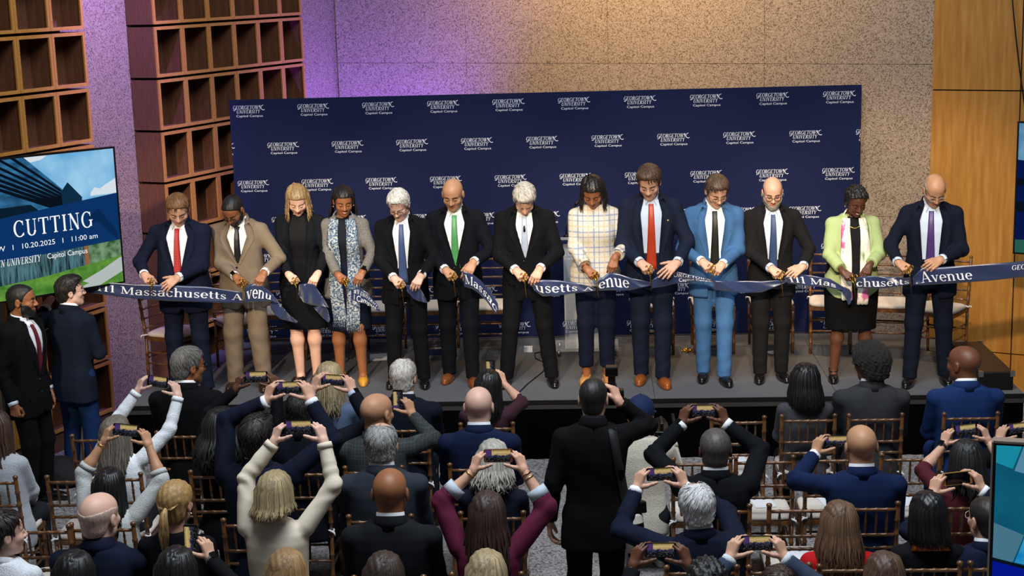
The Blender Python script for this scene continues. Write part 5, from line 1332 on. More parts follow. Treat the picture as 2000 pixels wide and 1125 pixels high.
# 7 grey hair bowed, pale tie
n = 'the grey-haired man beside the lectern'
p = cutter('grey-haired man bowing deeply, black suit, pale blue tie', [(988, 757), (1078, 755)], (1034, 360), (1017, 537), (1047, 540), 'fair', head=(4, 46, 0), name=n, lean=9)
p.browc = '#8a857f'; p.body().suit('#0f1015', '#e9eaee', '#a9b6cc', vbot=0.16, vopen=0.07).trousers('#0f1015').shoes('#0a0a0b').hair('side', '#a9a59d')
y = front_y(p.sf, np.array([0.0]), np.array([0.41]))[0]+0.02; mb = MB(); mb.box((-0.008, y-0.004, 0.395), (0.008, y+0.004, 0.43)); mb.lathe([(0.003, 0), (0.006, 0.003), (0.006, 0.01), (0.002, 0.014)], (0, y, 0.43), 8); p.put_t('lapel_microphone', mb.v, mb.f, M_DMET)
# 8 plaid jacket woman
n = 'the woman in the plaid jacket'
p = cutter('dark-haired woman in cream plaid jacket and navy trousers, tan heels', [(1146, 752), (1187, 752)], (1158, 345), (1157, 535), (1197, 521), 'brown', True, head=(-6, 34, 0), name=n, lean=5, fl=(-0.25, -0.4, -0.9))
pm = plaid('cream_plaid', '#c8c2b6', '#7684a6', '#bfae8c', 0.125)
p.browc = '#120c0a'; p.body(bare_arms=True).sweater(pm, hem=-0.10, slen=0.80, off=0.020, bustk=0.85, name='jacket', sleeve=(0.056, 0.052, 0.050), girth=0.02).trousers('#10162c', wide=0.0, cut=0.13).shoes('#c08a4c', 'flat').hair('long', '#17100d', L=0.12, n=100, front=52, part=0.03, gloss=0.3).bracelet('R')
for z in (0.05, 0.16, 0.27, 0.38):
    y = front_y(p.jf, np.array([0.0]), np.array([z]))[0]; mb = MB(); mb.lathe([(0.002, 0.008), (0.009, 0.007), (0.010, -0.004)], (0, y, z), 10, 0, 1); p.put_t('button', mb.v, mb.f, mat('pearl_button', '#d8cdb8', 0.25))
# 9 tall, orange-red tie
n = 'the tall man in the orange-red tie'
p = cutter('tall brown-haired man, open navy suit, orange-red tie, brown shoes', [(1254, 750), (1296, 757)], (1282, 324), (1261, 522), (1310, 524), 'fair', head=(-8, 30, 0), name=n, posel='flat', fl=(-0.7, -0.45, -0.5))
p.browc = '#3a281c'; p.body().suit('#1b2236', '#c4d2e6', '#b23a1e', vbot=0.03, open_=0.06, vopen=0.08, tie_len=0.0).trousers('#1b2236').shoes('#8a4a1c').hair('side', '#4a3424')
y = front_y(p.jf, np.array([-0.125]), np.array([0.375]))[0]+0.004; mb = MB(); mb.box((-0.134, y-0.003, 0.37), (-0.116, y+0.003, 0.384)); p.put_t('lapel_pin', mb.v, mb.f, mat('pin_gold', '#d9b36a', 0.3, 0.7))
# 10 blue suit
n = 'the man in the bright blue suit'
p = cutter('man in bright blue suit, glasses and black dotted tie', [(1376, 746), (1417, 754)], (1410, 344), (1382, 520), (1400, 527), 'fair', head=(12, 32, 0), name=n, posel='fist', fl=(-0.6, -0.6, -0.4), scd=(0.05, -0.05, -1))
p.browc = '#3a281c'; p.body().suit('#466f9f', '#eef0f2', dots('tie_black_dots', '#14130f', '#8f8a68', 70, 0.26), vbot=0.08, open_=0.05, vopen=0.08, tie_len=0.05).trousers('#4a77ab').shoes('#0c0c0d').hair('side', '#4e3a2c').glasses('#5a4634', 0.0016)
# 11 bald bearded, charcoal
n = 'the bearded man in charcoal'
p = cutter('balding grey-bearded man with glasses in charcoal suit, dotted blue tie', [(1487, 748), (1529, 745)], (1523, 347), (1517, 533), (1555, 529), 'fair', head=(-2, 20, 0), name=n, posel='relaxed', fl=(-0.75, -0.5, -0.35))
p.browc = '#3a3029'; p.body().suit('#1b1a1c', '#c9d3e4', dots('tie_navy_dots', '#2f4168', '#8b9ac0', 65, 0.26), vbot=0.06, open_=0.045, vopen=0.08).trousers('#1b1a1c').shoes('#0c0c0d').hair('fringe', '#4a423b').beard('#8a8279', 0.008).glasses('#15120f')
# 12 pale green blazer
n = 'the woman in the pale green blazer'
p = cutter('woman in pale green blazer, black dress and floral scarf', [(1632, 747), (1697, 747)], (1667, 366), (1659, 540), (1691, 534), 'deep', True, head=(10, 26, 0), name=n, girth=0.055, shw=0.168, lean=4)
p.browc = '#0d0908'; p.body(0.014, bare_legs=True).suit('#a9b97f', '#0a0a0c', None, kind='cotton', open_=0.075, collar=False, cuff=False, bustk=0.9, hem=-0.18, vbot=0.05, vopen=0.08, sleeve=(0.064, 0.056, 0.050), slen=0.80).skirt('#0a0a0c', 0.16, 0.46, a=(0.205, 0.235, 0.215)).shoes('#0a0a0b', 'flat').hair('afro', '#0d0b0b', off=0.017).earrings('#d8c9a0').smile()
for sd in 'RL':
    A = p.legs[sd][2]; p.ring('shoe_strap', A+np.array([0, 0.0, -0.012]), A+np.array([0, 0.004, 0.0]), 0.043, 0.043, 0.003, cloth_mat('#0a0a0b', 'leather'), 14, torso_space=False)
scarf(p, ramp_mat('floral_scarf', 'ShaderNodeTexNoise', [(0.30, '#7f9a5c'), (0.42, '#e9e2d2'), (0.56, '#ece6da'), (0.62, '#cf6aa0'), (0.75, '#b6417f')], 0.7, (1, 1, 0.6), 9, detail=5), (-0.20, -0.16), 0.045, 0.082)
mb = MB(); mb.tube([(0.06*math.cos(a), front_y(p.sf, np.array([0.06*math.cos(a)]), np.array([0.50+0.055*math.sin(a)]))[0]+0.006, 0.50+0.055*math.sin(a)) for a in np.linspace(PI, 2*PI, 15)], 0.005, 6); p.put_t('necklace', mb.v, mb.f, mat('gold_chain', '#c9a558', 0.25, 0.9))
# 13 bald, purple tie
n = 'the bald man in the purple tie'
p = cutter('bald man in navy suit with purple tie and silver glasses', [(1782, 757), (1852, 752)], (1818, 342), (1767, 522), (1824, 515), 'tan', head=(14, 34, 0), rz=PI-0.22, name=n, girth=0.015, lean=6, posel='relaxed', fl=(-0.8, -0.45, -0.3))
p.browc = '#5a4a3e'; p.body().suit('#141a2b', '#cfdaea', '#4a3470', vbot=0.02, open_=0.062, vopen=0.085, tie_len=0.0).trousers('#141a2b').shoes('#0b0b0d').hair('fringe', '#8f8a84').glasses('#b7b2a8', 0.0016)
# ------------------------------------------------------------------ chairs on the stage
SEATS = [(-0.30, -1.50, 'w', 70, 'the brown-haired man with the red tie'), (0.20, -1.04, 'w', 36, 'the man in the tan suit'), (556, 0, -0.64, 12, 'the blonde woman in black'), (646, 0, -0.60, 6, 'the smiling woman with braids'),
         (748, 0, -0.58, 0, 'the white-haired man in glasses'), (853, 0, -0.58, 0, 'the bald man in the green tie'), (962, 0, -0.58, 0, 'the grey-haired man beside the lectern'), (1275, 0, -0.60, 0, 'the tall man in the orange-red tie'),
         (1392, 0, -0.60, 0, 'the man in the bright blue suit'), (1506, 0, -0.62, 0, 'the bearded man in charcoal'), (1622, 0, -0.68, -8, 'the woman in the pale green blazer'), (1735, 0, -0.80, -14, 'the floral-scarf woman'), (1835, 0, -1.05, -34, 'the bald man in the purple tie')]
for x, y, Y, a, who in SEATS:
    q = (x, y) if Y == 'w' else atY(x, 610, Y)
    chair((q[0], q[1], ZS+0.001), PI+math.radians(a), 'ladder', f'ladder-back brown chair, ivory cushion, behind {who}', 'chairs on the stage')
    q = MB()
# ------------------------------------------------------------------ ribbon
M_RIB = mat('navy_satin', '#222f55', 0.30, spec=0.7, sheen=0.4, bump=(6, 0.2)); M_RTXT = mat('ribbon_print', '#e9ebf2', 0.6)
def _poly(pts, t):
    A = np.array(pts, float); d = np.concatenate([[0], np.cumsum(np.linalg.norm(np.diff(A, axis=0), axis=1))]); d /= d[-1]
    return np.stack([np.interp(t, d, A[:, 0]), np.interp(t, d, A[:, 1])], -1)
def ribbon(top, bot, Y0, Y1, label, wave=0.012, texts=(), seed=0):
    """band hanging in a near-vertical surface; edges given as sight lines met at depth Y0..Y1"""
    n, m = 36, 8; R = random.Random(seed); ph = R.uniform(0, 6)
    def P(t, v, off=0.0):
        a = _poly(top, np.array([t]))[0]; b = _poly(bot, np.array([t]))[0]; q = b+(a-b)*v
        y = Y0+(Y1-Y0)*t+wave*math.sin(t*9+ph+v*1.3)+0.6*wave*math.sin(v*4+t*14)-off
        return atY(q[0], q[1], y)
    V = [P(i/n, j/m) for i in range(n+1) for j in range(m+1)]
    F = [(i*(m+1)+j, (i+1)*(m+1)+j, (i+1)*(m+1)+j+1, i*(m+1)+j+1) for i in range(n) for j in range(m)]
    mb = MB(); c = np.mean(V, 0); mb.add([v-c for v in V], F, 0, True); o = mb.obj('ribbon', M_RIB, None, c); tag(o, label, 'ribbon')
    md = o.modifiers.new('thick', 'SOLIDIFY'); md.thickness = 0.0015
    tt = np.linspace(0, 1, 200); xs = (_poly(top, tt)[:, 0]+_poly(bot, tt)[:, 0])/2
    for t2, x0, x1, v0, vh in texts:
        TV, TF, tw = t2; h = max(p[1] for p in TV) or 1; W = []
        for x, y in TV:
            t = np.interp(x0+(x1-x0)*x/tw, xs, tt); W.append(P(t, v0+vh*y/h, 0.005)-c)
        b = MB(); b.add(W, TF); b.obj('lettering', M_RTXT, o)
    return o
SF = lambda s: serif(s, 1.0, 0.02)
ribbon([(112, 544), (190, 549), (260, 556), (330, 556), (400, 560), (474, 571)], [(112, 566), (190, 574), (260, 583), (330, 588), (400, 590), (474, 592)], -2.46, -2.14, 'long navy satin ribbon span reading 111 Massachusetts beneath the red tie', texts=[(SF('111 Massachusetts A'), 188, 474, 0.26, 0.56)])
ribbon([(478, 562), (495, 553), (510, 556), (530, 572), (546, 592)], [(478, 591), (500, 590), (520, 588), (535, 589), (547, 594)], -2.12, -2.08, 'navy ribbon end lettered venue under the tan-suited hand', texts=[(SF('venu'), 481, 531, 0.2, 0.5)], seed=1)
ribbon([(534, 588), (552, 600), (566, 616), (582, 628)], [(527, 597), (533, 612), (548, 623), (579, 631)], -2.02, -1.95, 'plain navy ribbon tail hanging below the tan jacket', 0.02, seed=2)
ribbon([(584, 556), (600, 553), (614, 556), (630, 580), (641, 598)], [(583, 576), (592, 590), (608, 596), (625, 598), (642, 601)], -2.06, -2.0, 'folded navy ribbon piece held by the blonde woman', 0.03, seed=3)
ribbon([(622, 597), (634, 598), (641, 606), (645, 626)], [(612, 600), (622, 612), (632, 622), (641, 630)], -1.99, -1.94, 'dark ribbon tail dangling beside the black skirt', 0.02, seed=4)
ribbon([(685, 563), (700, 561), (716, 571), (735, 592), (743, 606)], [(686, 584), (698, 591), (712, 593), (728, 601), (741, 609)], -2.03, -1.98, 'navy ribbon end with campus lettering below the patterned scarf', 0.01, texts=[(sans('l Campus', 1.0), 691, 736, 0.08, 0.4), (serif('WN UNIVERSITY', 1.0, 0, 0.2), 690, 740, 0.55, 0.3)], seed=5)
ribbon([(793, 558), (805, 555), (819, 560), (829, 578), (834, 590)], [(796, 570), (808, 584), (818, 588), (826, 590), (833, 592)], -2.07, -2.03, 'short plain navy ribbon end held by the white-haired man', 0.015, seed=6)
ribbon([(903, 529), (922, 535), (938, 547), (956, 567), (972, 592), (974, 603)], [(907, 560), (922, 564), (935, 573), (950, 588), (964, 608), (968, 613)], -2.08, -2.0, 'curling navy ribbon end lettered Massac below the green tie', 0.012, texts=[(SF('Massac'), 907, 971, 0.22, 0.6)], seed=7)
ribbon([(1034, 548), (1060, 546), (1092, 548), (1121, 551), (1164, 563)], [(1043, 567), (1060, 579), (1092, 577), (1121, 573), (1164, 568)], -2.09, -2.09, 'navy ribbon span lettered usetts in front of the lectern', texts=[(SF('usetts A'), 1044, 1160, 0.2, 0.62)], seed=8)
ribbon([(1167, 550), (1190, 532), (1208, 535), (1237, 544), (1270, 551)], [(1169, 568), (1190, 567), (1215, 568), (1231, 567), (1270, 558)], -2.09, -2.09, 'navy ribbon span lettered enue under the plaid jacket', texts=[(SF('enue'), 1169, 1229, 0.2, 0.52)], seed=9)
ribbon([(1273, 548), (1295, 531), (1312, 529), (1353, 537), (1394, 547)], [(1273, 563), (1295, 560), (1324, 553), (1353, 549), (1394, 551)], -2.09, -2.06, 'navy ribbon span with university lettering under the orange-red tie', texts=[(serif('GEORGETOWN', 1.0, 0, 0.2), 1298, 1388, 0.55, 0.36), (sans('Capitol Campus', 1.0), 1325, 1392, 0.1, 0.34)], seed=10)
ribbon([(1394, 549), (1449, 549), (1498, 549), (1535, 547)], [(1394, 566), (1449, 572), (1488, 571), (1535, 552)], -2.06, -2.06, 'plain navy ribbon span in front of the bright blue suit', seed=11)
ribbon([(1531, 543), (1554, 534), (1587, 539), (1620, 544), (1650, 562)], [(1538, 553), (1571, 558), (1597, 560), (1620, 562), (1650, 568)], -2.06, -2.06, 'navy ribbon span reading 111 Mass between charcoal and green', texts=[(SF('111 Mas'), 1540, 1634, 0.2, 0.6)], seed=12)
ribbon([(1650, 560), (1660, 566), (1664, 575), (1662, 592)], [(1638, 566), (1645, 572), (1652, 582), (1657, 596)], -2.06, -2.02, 'short dark ribbon tail below the floral scarf', 0.01, seed=13)
ribbon([(1670, 543), (1696, 539), (1736, 541), (1779, 543)], [(1672, 562), (1703, 564), (1736, 562), (1780, 555)], -2.10, -2.26, 'navy ribbon span lettered chusetts across the green blazer', texts=[(SF('chusetts'), 1672, 1777, 0.14, 0.72)], seed=14)
ribbon([(1782, 543), (1802, 522), (1818, 523), (1901, 518), (2000, 510), (2120, 500)], [(1784, 556), (1802, 557), (1868, 553), (1934, 548), (2000, 541), (2120, 531)], -2.27, -2.45, 'long navy ribbon span reading Avenue running past the purple tie', texts=[(SF('Avenue'), 1797, 1898, 0.16, 0.62), (serif('GEORGETOWN', 1.0, 0, 0.2), 1976, 2070, 0.5, 0.3)], seed=15)
# ------------------------------------------------------------------ clear lectern behind the ribbon
def glassy(name, col=(0.92, 0.96, 1.0), a=0.16):
    if name in MATS: return MATS[name]
    m = bpy.data.materials.new(name); m.use_nodes = True; MATS[name] = m; N = m.node_tree.nodes; L = m.node_tree.links; b = N['Principled BSDF']
    b.inputs['Base Color'].default_value = (*col, 1); b.inputs['Roughness'].default_value = 0.05; b.inputs['Alpha'].default_value = a; return m
M_ACR = glassy('clear_acrylic'); LC = atZ(1146, 672, ZS); LC[1] = -0.62
le = empty('acrylic_lectern', (LC[0], LC[1], ZS+0.003), PI); tag(le, 'clear acrylic lectern with gooseneck microphone at banner centre', 'lectern')
for nm, lo, hi in (('base_plate', (-0.30, -0.2, 0.05), (0.30, 0.2, 0.07)), ('lower_shelf', (-0.17, -0.14, 0.13), (0.17, 0.14, 0.145)), ('front_panel', (-0.20, 0.16, 0.07), (0.20, 0.172, 1.10)), ('side_panel', (-0.20, -0.12, 0.07), (-0.188, 0.16, 1.06)), ('side_panel', (0.188, -0.12, 0.07), (0.20, 0.16, 1.06))):
    m = MB(); m.box(lo, hi); m.obj(nm, M_ACR, le)
m = MB(); m.box((-0.30, -0.22, 1.09), (0.30, 0.22, 1.115)); m.obj('reading_top', M_NAVY, le)
m = MB(); m.box((-0.3, 0.215, 1.115), (0.3, 0.225, 1.14)); m.obj('top_lip', M_ACR, le)
for sx in (-1, 1):
    for sy in (-1, 1): m = MB(); m.lathe([(0.02, 0), (0.02, 0.05)], (sx*0.26, sy*0.16, 0), 12); m.obj('foot', M_CHROME, le)
m = MB(); m.tube([(0.17, 0.05, 1.115), (0.17, 0.05, 1.22), (0.15, 0.0, 1.32), (0.08, -0.06, 1.40)], 0.006, 8); m.tube([(0.08, -0.06, 1.40), (0.055, -0.08, 1.425)], [0.012, 0.014], 8); m.lathe([(0.028, 1.115), (0.026, 1.13), (0.01, 1.14)], (0.17, 0.05, 0), 12); m.obj('gooseneck_microphone', M_DMET, le)
# ------------------------------------------------------------------ loose things on the deck
M_PAPER = mat('white_paper', '#d6d6da', 0.8)
def sheet(pxy, a, w, d, label, m=M_PAPER, th=0.002, name='paper_sheet', z=ZS):
    q = atZ(*pxy, z); b = MB(); b.box((-w/2, -d/2, 0), (w/2, d/2, th)); o = b.obj(name, m, None, (q[0], q[1], z+0.0015)); o.rotation_euler = (0, 0, a); tag(o, label, 'paper'); return o
sheet((740, 698), 0.15, 0.17, 0.26, 'white printed sheet on carpet near the scarfed woman')
sheet((868, 683), 0.3, 0.16, 0.2, 'white paper lying beside a dark folder on stage')
sheet((846, 689), 0.25, 0.30, 0.22, 'dark blue folder lying on the stage carpet', mat('navy_folder', '#1a2440', 0.4), 0.006, 'document_folder')
sheet((1508, 689), 0.5, 0.09, 0.12, 'small crumpled white paper between charcoal trouser legs')
sheet((1032, 687), 0.0, 0.08, 0.05, 'small white card under the chair beside the lectern', th=0.05, name='white_box')
q = atZ(1341, 688, ZS); mb = MB(); R = random.Random(3)
for k in range(26):
    a = R.uniform(0, 6.28); r = R.uniform(0.0, 0.045); mb.tube([(r*math.cos(a), r*math.sin(a), 0.006+R.uniform(0, .03)), ((r+.02)*math.cos(a+.6), (r+.02)*math.sin(a+.6), 0.006+R.uniform(0, .03)), ((r+.01)*math.cos(a+1.3), (r+.02)*math.sin(a+1.3), 0.006)], 0.0025, 5)
o = mb.obj('gold_tinsel', M_GOLD, None, (q[0], q[1], ZS+0.002)); tag(o, 'small tangle of gold tinsel on the stage carpet', 'tinsel')
A = [atZ(x, y, ZS+0.006) for x, y in ((1062, 686), (1044, 690), (1046, 700), (1072, 712), (1058, 728), (1030, 750), (1008, 772), (1003, 783))]
mb = MB(); mb.tube([p-A[0] for p in A], 0.005, 7); o = mb.obj('stage_cable', M_DMET, None, A[0]); tag(o, 'black cable crossing the stage carpet to the front edge', 'cable')
a, b = atZ(196, 770, 0.08), atZ(262, 722, 0.08); d = (b-a)/np.linalg.norm(b-a); s_ = np.array([-d[1], d[0], 0])*0.05
mb = MB(); mb.prism([tuple((a+s_)[:2]), tuple((b+s_)[:2]), tuple((b-s_)[:2]), tuple((a-s_)[:2])][::-1], 0.0, 0.09); o = mb.obj('floor_rail', M_DMET); tag(o, 'black rail lying on floor at the left stage end', 'rail')
a, b = atZ(1905, 700, ZS+0.05), atZ(1962, 772, ZS+0.05); a[1] = max(a[1], -1.5)
e = empty('equipment_case', (6.82, -1.65, ZS)); tag(e, 'black road case with steel corners at the right stage end', 'case')
m = MB(); m.box((-0.14, -0.55, 0), (0.14, 0.55, 0.16)); bevel(m.obj('case_body', M_DMET, e), 0.01, 2)
for sx in (-1, 1):
    for sy in (-1, 1): m = MB(); m.box((sx*0.13-0.02, sy*0.54-0.02, 0.12), (sx*0.13+0.02, sy*0.54+0.02, 0.167)); m.obj('corner_plate', M_CHROME, e)
# ------------------------------------------------------------------ audience seated in rows (all face the stage)
def rowY(r, x):
    """depth of the chair-back tops: the rows swing slightly toward the camera at the left"""
    base = {'A': -4.20, 'B': -5.13, 'C': -6.07, 'D': -7.03, 'E': -7.98}[r]
    return base+np.interp(x, [0, 1000, 1500, 2000], [-0.26, -0.09, 0.0, 0.0])
UPV = np.array([0, 0, 1.0])
TAKEN = []
def seat_at(X, Y, who, label=None, group='audience chairs'):
    chair((X, Y+0.245, 0.001), 0.0, 'spindle', label or f'brown spindle-back chair with {who} seated on it', group)
def aud(x, y, r, label, who, fem=False, skin='fair', yaw=0, pitch=0, ph=None, tilt=0, hands='LR', lean=3, girth=0.01, twist=0, dark=False, case='#0b0b0d', fwd=0.0, sl=1.0, roll=0, pw=0.16, seat=True, hold=None, side=0):
    """x, y: pixel of the head centre; ph: (px, py, 'L'|'P') of the phone"""
    Yr = rowY(r, x); Yh = Yr+0.20+fwd; h = atY(x, y, Yh); X = h[0]
    z = h[2]; up_ = 0.685; sc = min(1.00 if fem else 1.07, (z-0.47)/up_) if z > 1.12 else max(0.90, (z-0.47)/up_)
    sc = max(0.955 if fem else 1.0, sc); hip = max(0.37/sc, z/sc-up_)
    p = Person((X-math.sin(math.radians(side))*0.6, Yr+0.245, 0), 0.0, sc, fem, skin, label, seated=True, lean=lean, twist=twist, side=side, head=(yaw, pitch, roll), girth=girth, hres=0.0072, hipz=hip, seat_fwd=(-0.09+fwd)/sc, shw=(0.160 if fem else 0.196))
    p.leg('R'); p.leg('L')
    if seat: seat_at(X, Yr, who)
    if ph:
        kind = ph[2]; best = None
        for dy in np.arange(0.10, 0.62, 0.02):
            c = atY(ph[0], ph[1], Yh+dy); tot = 0
            for sd in hands:
                sx = 1 if sd == 'R' else -1; S = (p.M @ np.append(p.tl((sx*p.sw, -0.008, 0.455)), 1))[:3]
                w = c+np.array([sx*(0.10 if kind == 'L' else 0.05), -0.02, -0.10]); tot = max(tot, abs(np.linalg.norm(w-S)-0.45*sc))
            if best is None or tot < best[0]: best = (tot, c)
        c = best[1]; rt = np.array([math.cos(math.radians(tilt)), 0, math.sin(math.radians(tilt))])
        hl = 0.075 if kind == 'L' else 0.034
        for sd in hands:
            sx = 1 if sd == 'R' else -1
            f = np.array([-sx*0.30, 0.30, 0.88]); f /= np.linalg.norm(f)
            w = c+rt*sx*(hl+0.036)-f*0.092+np.array([0, 0.012, 0])+(np.array([0, 0, -0.02]) if kind == 'P' else 0)
            p.arm(sd, w, f, (sx*0.72, -0.55, 0.25), 'phone', pole=(sx*1.0, -0.15, -0.55))
        up = np.array([0, 0.10, 1.0])
        if kind == 'L': phone(c, rt, up, f'smartphone filming the stage, held by {who}', pw, 0.074, case, dark)
        else: phone(c, up, -rt, f'upright smartphone held by {who}', 0.148, 0.072, case, dark)
    return p
# ---- front row
w = 'the grey-haired man in black beside the stage corner'
p = aud(362, 716, 'A', 'grey-haired man with glasses in black suit looking right', w, skin='brown', yaw=-48, pitch=4)
p.browc = '#3a3632'; p.body(gaze='open').suit('#0c0c0f', front=False).trousers('#0c0c0f').shoes('#0b0b0c').hair('short', '#5c5b5a').glasses('#2a201a')
w = 'the blonde in the denim top'
p = aud(642, 742, 'A', 'woman with long straight blonde hair and denim-blue top', w, True, 'fair', yaw=-8)
p.body().sweater('#51627c', 'cotton').trousers('#161a24').shoes('#222222', 'flat').hair('long', '#8c7d5f', L=0.24, n=110)
w = 'the silver-haired man in dark navy'
p = aud(787, 738, 'A', 'silver-haired man with thinning crown in dark navy suit', w, skin='fair', yaw=-6, girth=0.02)
p.body().suit('#121827', '#d8dce4', front=False).trousers('#121827').shoes('#0b0b0c').hair('balding', '#a5a4a3', top=0.035)
w = 'the black-haired woman in the plum blouse'
p = aud(952, 755, 'A', 'black-haired woman in plum blouse raising one phone', w, True, 'fair', yaw=-12, ph=(958, 722, 'P'), hands='R', side=3)
p.body(bare_arms=True).sweater('#3a1c28', 'cotton', slen=0.35, band=False).trousers('#14141a').shoes('#141414', 'flat').hair('long', '#0d0b0c', L=0.2, gloss=0.28)
w = 'the woman with the black bob'
p = aud(1572, 742, 'A', 'woman with straight black bob and grey tweed jacket', w, True, 'tan', yaw=8)
p.body().sweater(cloth_mat('#3b3b3f', 'tweed'), hem=-0.14, off=0.018, sleeve=(0.056, 0.05, 0.042)).trousers('#101014').shoes('#101010', 'flat').hair('long', '#0b0a0b', L=0.15, n=150, gloss=0.3, ends=0.06, jit=0.005, vol=1.14, bell=0.012, r=0.014)
w = 'the curly-haired man in grey'
p = aud(1702, 712, 'A', 'man with black curly hair in dark grey suit, glasses', w, skin='deep', yaw=32, girth=0.02)
p.body(gaze='open').suit('#3a3b3f', '#e3e4e6', front=False).trousers('#2a2b2f').shoes('#101010').hair('afro', '#060505', off=0.040, gloss=0.95).glasses('#111111')
w = 'the bald man in royal blue'
p = aud(1886, 712, 'A', 'bald dark-skinned man in royal blue suit', w, skin='deep', yaw=38, girth=0.03)
p.body(hs=(1.08, 1.06, 1), gaze='open').suit('#1b3566', '#e9eaee', front=False).trousers('#1b3566').shoes('#101010')
# ---- second row
w = 'the woman with long locs'
p = aud(-10, 840, 'B', 'woman with long brown locs in fuzzy grey sweater', w, True, 'brown', yaw=-20, girth=0.03)
p.body().sweater('#a9adb4', 'knit', off=0.03).trousers('#22242a').shoes('#222222', 'flat').hair('locs', '#3a2418', n=64, L=0.30, r=0.009, front=60)
w = 'the long-haired woman in white'
p = aud(232, 846, 'B', 'woman with long grey-brown hair in white sweater, arms raised', w, True, 'pale', yaw=-28, pitch=-14, ph=(308, 745, 'L'), tilt=-10, pw=0.14)
p.body().sweater('#eef0f4', 'knit', slen=0.97).trousers('#22242a').shoes('#222222', 'flat').hair('long', '#6d6257', L=0.26, n=110)
w = 'the woman with black braids in black'
p = aud(436, 832, 'B', 'woman with black braided hair in black jacket filming', w, True, 'deep', yaw=-18, pitch=-8, ph=(500, 736, 'L'), girth=0.02)
p.body().sweater('#0d0d11', 'wool', band=False).trousers('#0d0d11').shoes('#111111', 'flat').hair('locs', '#100d0c', n=130, L=0.20, r=0.0085, front=50, bell=0.05, vol=1.2).bracelet('L', '#cfcfcf').bracelet('R', '#c79a4a')
w = 'the man with thinning dark hair'
p = aud(588, 803, 'B', 'man with thinning dark hair in black suit filming', w, skin='fair', yaw=-10, ph=(650, 742, 'L'), tilt=-5)
p.body().suit('#0f121c', '#b9c3d8', front=False).trousers('#0f121c').shoes('#101010').hair('balding', '#1d1916', top=0.03).watch('R', '#17130f')
w = 'the bald man in green plaid'
p = aud(733, 808, 'B', 'bald tan man in dark green plaid suit holding phone upright', w, skin='tan', yaw=-30, ph=(777, 782, 'P'), hands='R', girth=0.03)
p.body(hs=(1.08, 1.05, 1.0)).suit(plaid('green_plaid', '#23292b', '#3a4344', '#30383a', 0.06), '#22262a', front=False, cuff=False).trousers('#202628').shoes('#101010')
w = 'the bald man in deep blue'
p = aud(935, 795, 'B', 'bald pink-skinned man in deep blue suit, white collar', w, skin='pale', girth=0.03)
p.body(hs=(1.05, 1.04, 1)).suit('#14203f', front=False).trousers('#14203f').shoes('#101010')
w = 'the person in black by the wood wall'
p = aud(2044, 880, 'B', 'dark-haired person in black beside the wood wall, filming', w, skin='fair', ph=(1990, 836, 'L'), tilt=6, hands='LR')
p.body().suit('#101014', front=False).trousers('#101014').shoes('#101010').hair('short', '#15110e')
# ---- third row
w = 'the long black-haired woman in grey knit'
p = aud(215, 952, 'C', 'woman with long black hair in grey knit, arms raised', w, True, 'tan', yaw=-8, pitch=-5, ph=(246, 840, 'L'), tilt=-7)
p.body(bare_arms=True).sweater('#bfc1bf', 'knit', slen=0.28, off=0.018, sleeve=(0.058, 0.05, 0.05)).trousers('#22242a').shoes('#222222', 'flat').hair('long', '#0c0a0b', L=0.25, n=110, gloss=0.25, jit=0.006).bracelet('L')
w = 'the dark-haired man in navy, white cuffs'
p = aud(502, 858, 'C', 'dark-haired man in navy suit with white cuffs raising phone', w, skin='fair', yaw=-14, pitch=-5, ph=(563, 757, 'L'), girth=0.02, twist=-6)
p.body().suit('#12182c', front=False).trousers('#12182c').shoes('#101010').hair('side', '#1d1511')
w = 'the grey-haired man in slate grey'
p = aud(745, 870, 'C', 'grey-haired man with pink crown in slate grey suit', w, skin='fair', girth=0.03)
p.body(hs=(1.06, 1.03, 1)).suit('#343a45', front=False).trousers('#343a45').shoes('#101010').hair('balding', '#8f8d8a', top=0.06)
w = 'the ash-blonde woman in navy'
p = aud(962, 900, 'C', 'ash-blonde woman with wavy hair in navy jacket', w, True, 'fair')
p.body().sweater('#171c2e', 'wool', off=0.016).trousers('#171c2e').shoes('#111111', 'flat').hair('long', '#a29c92', L=0.13, n=100, curl=0.6, bell=0.012)
w = 'the man with cropped grey hair, phone overhead'
p = aud(1397, 880, 'C', 'man with cropped greying hair in black suit, phone overhead', w, skin='deep', ph=(1374, 802, 'L'), girth=0.03)
p.body(hs=(1.05, 1.02, 1)).suit('#0e1016', front=False).trousers('#0e1016').shoes('#101010').hair('buzz', '#4a4441').watch('L', '#9a8a6a', '#1a1612', 0.6)
w = 'the bald man in bright navy'
p = aud(1682, 873, 'C', 'bald tan man in bright navy suit holding phone aside', w, skin='tan', ph=(1634, 862, 'L'), hands='L', girth=0.03)
p.body(hs=(1.05, 1.04, 1)).suit('#15264c', front=False).trousers('#15264c').shoes('#101010')
w = 'the woman in maroon with twisted black hair'
p = aud(1888, 898, 'C', 'woman with twisted black hair in maroon top, bare forearms raised', w, True, 'fair', yaw=10, ph=(1886, 840, 'L'), tilt=6, pw=0.145)
p.body(bare_arms=True).sweater('#4a141c', 'cotton', slen=0.25, band=False).trousers('#1c1d22').shoes('#222222', 'flat').hair('locs', '#0f0d0d', n=80, L=0.2, r=0.0085, front=55).watch('L', '#2a2a2a')
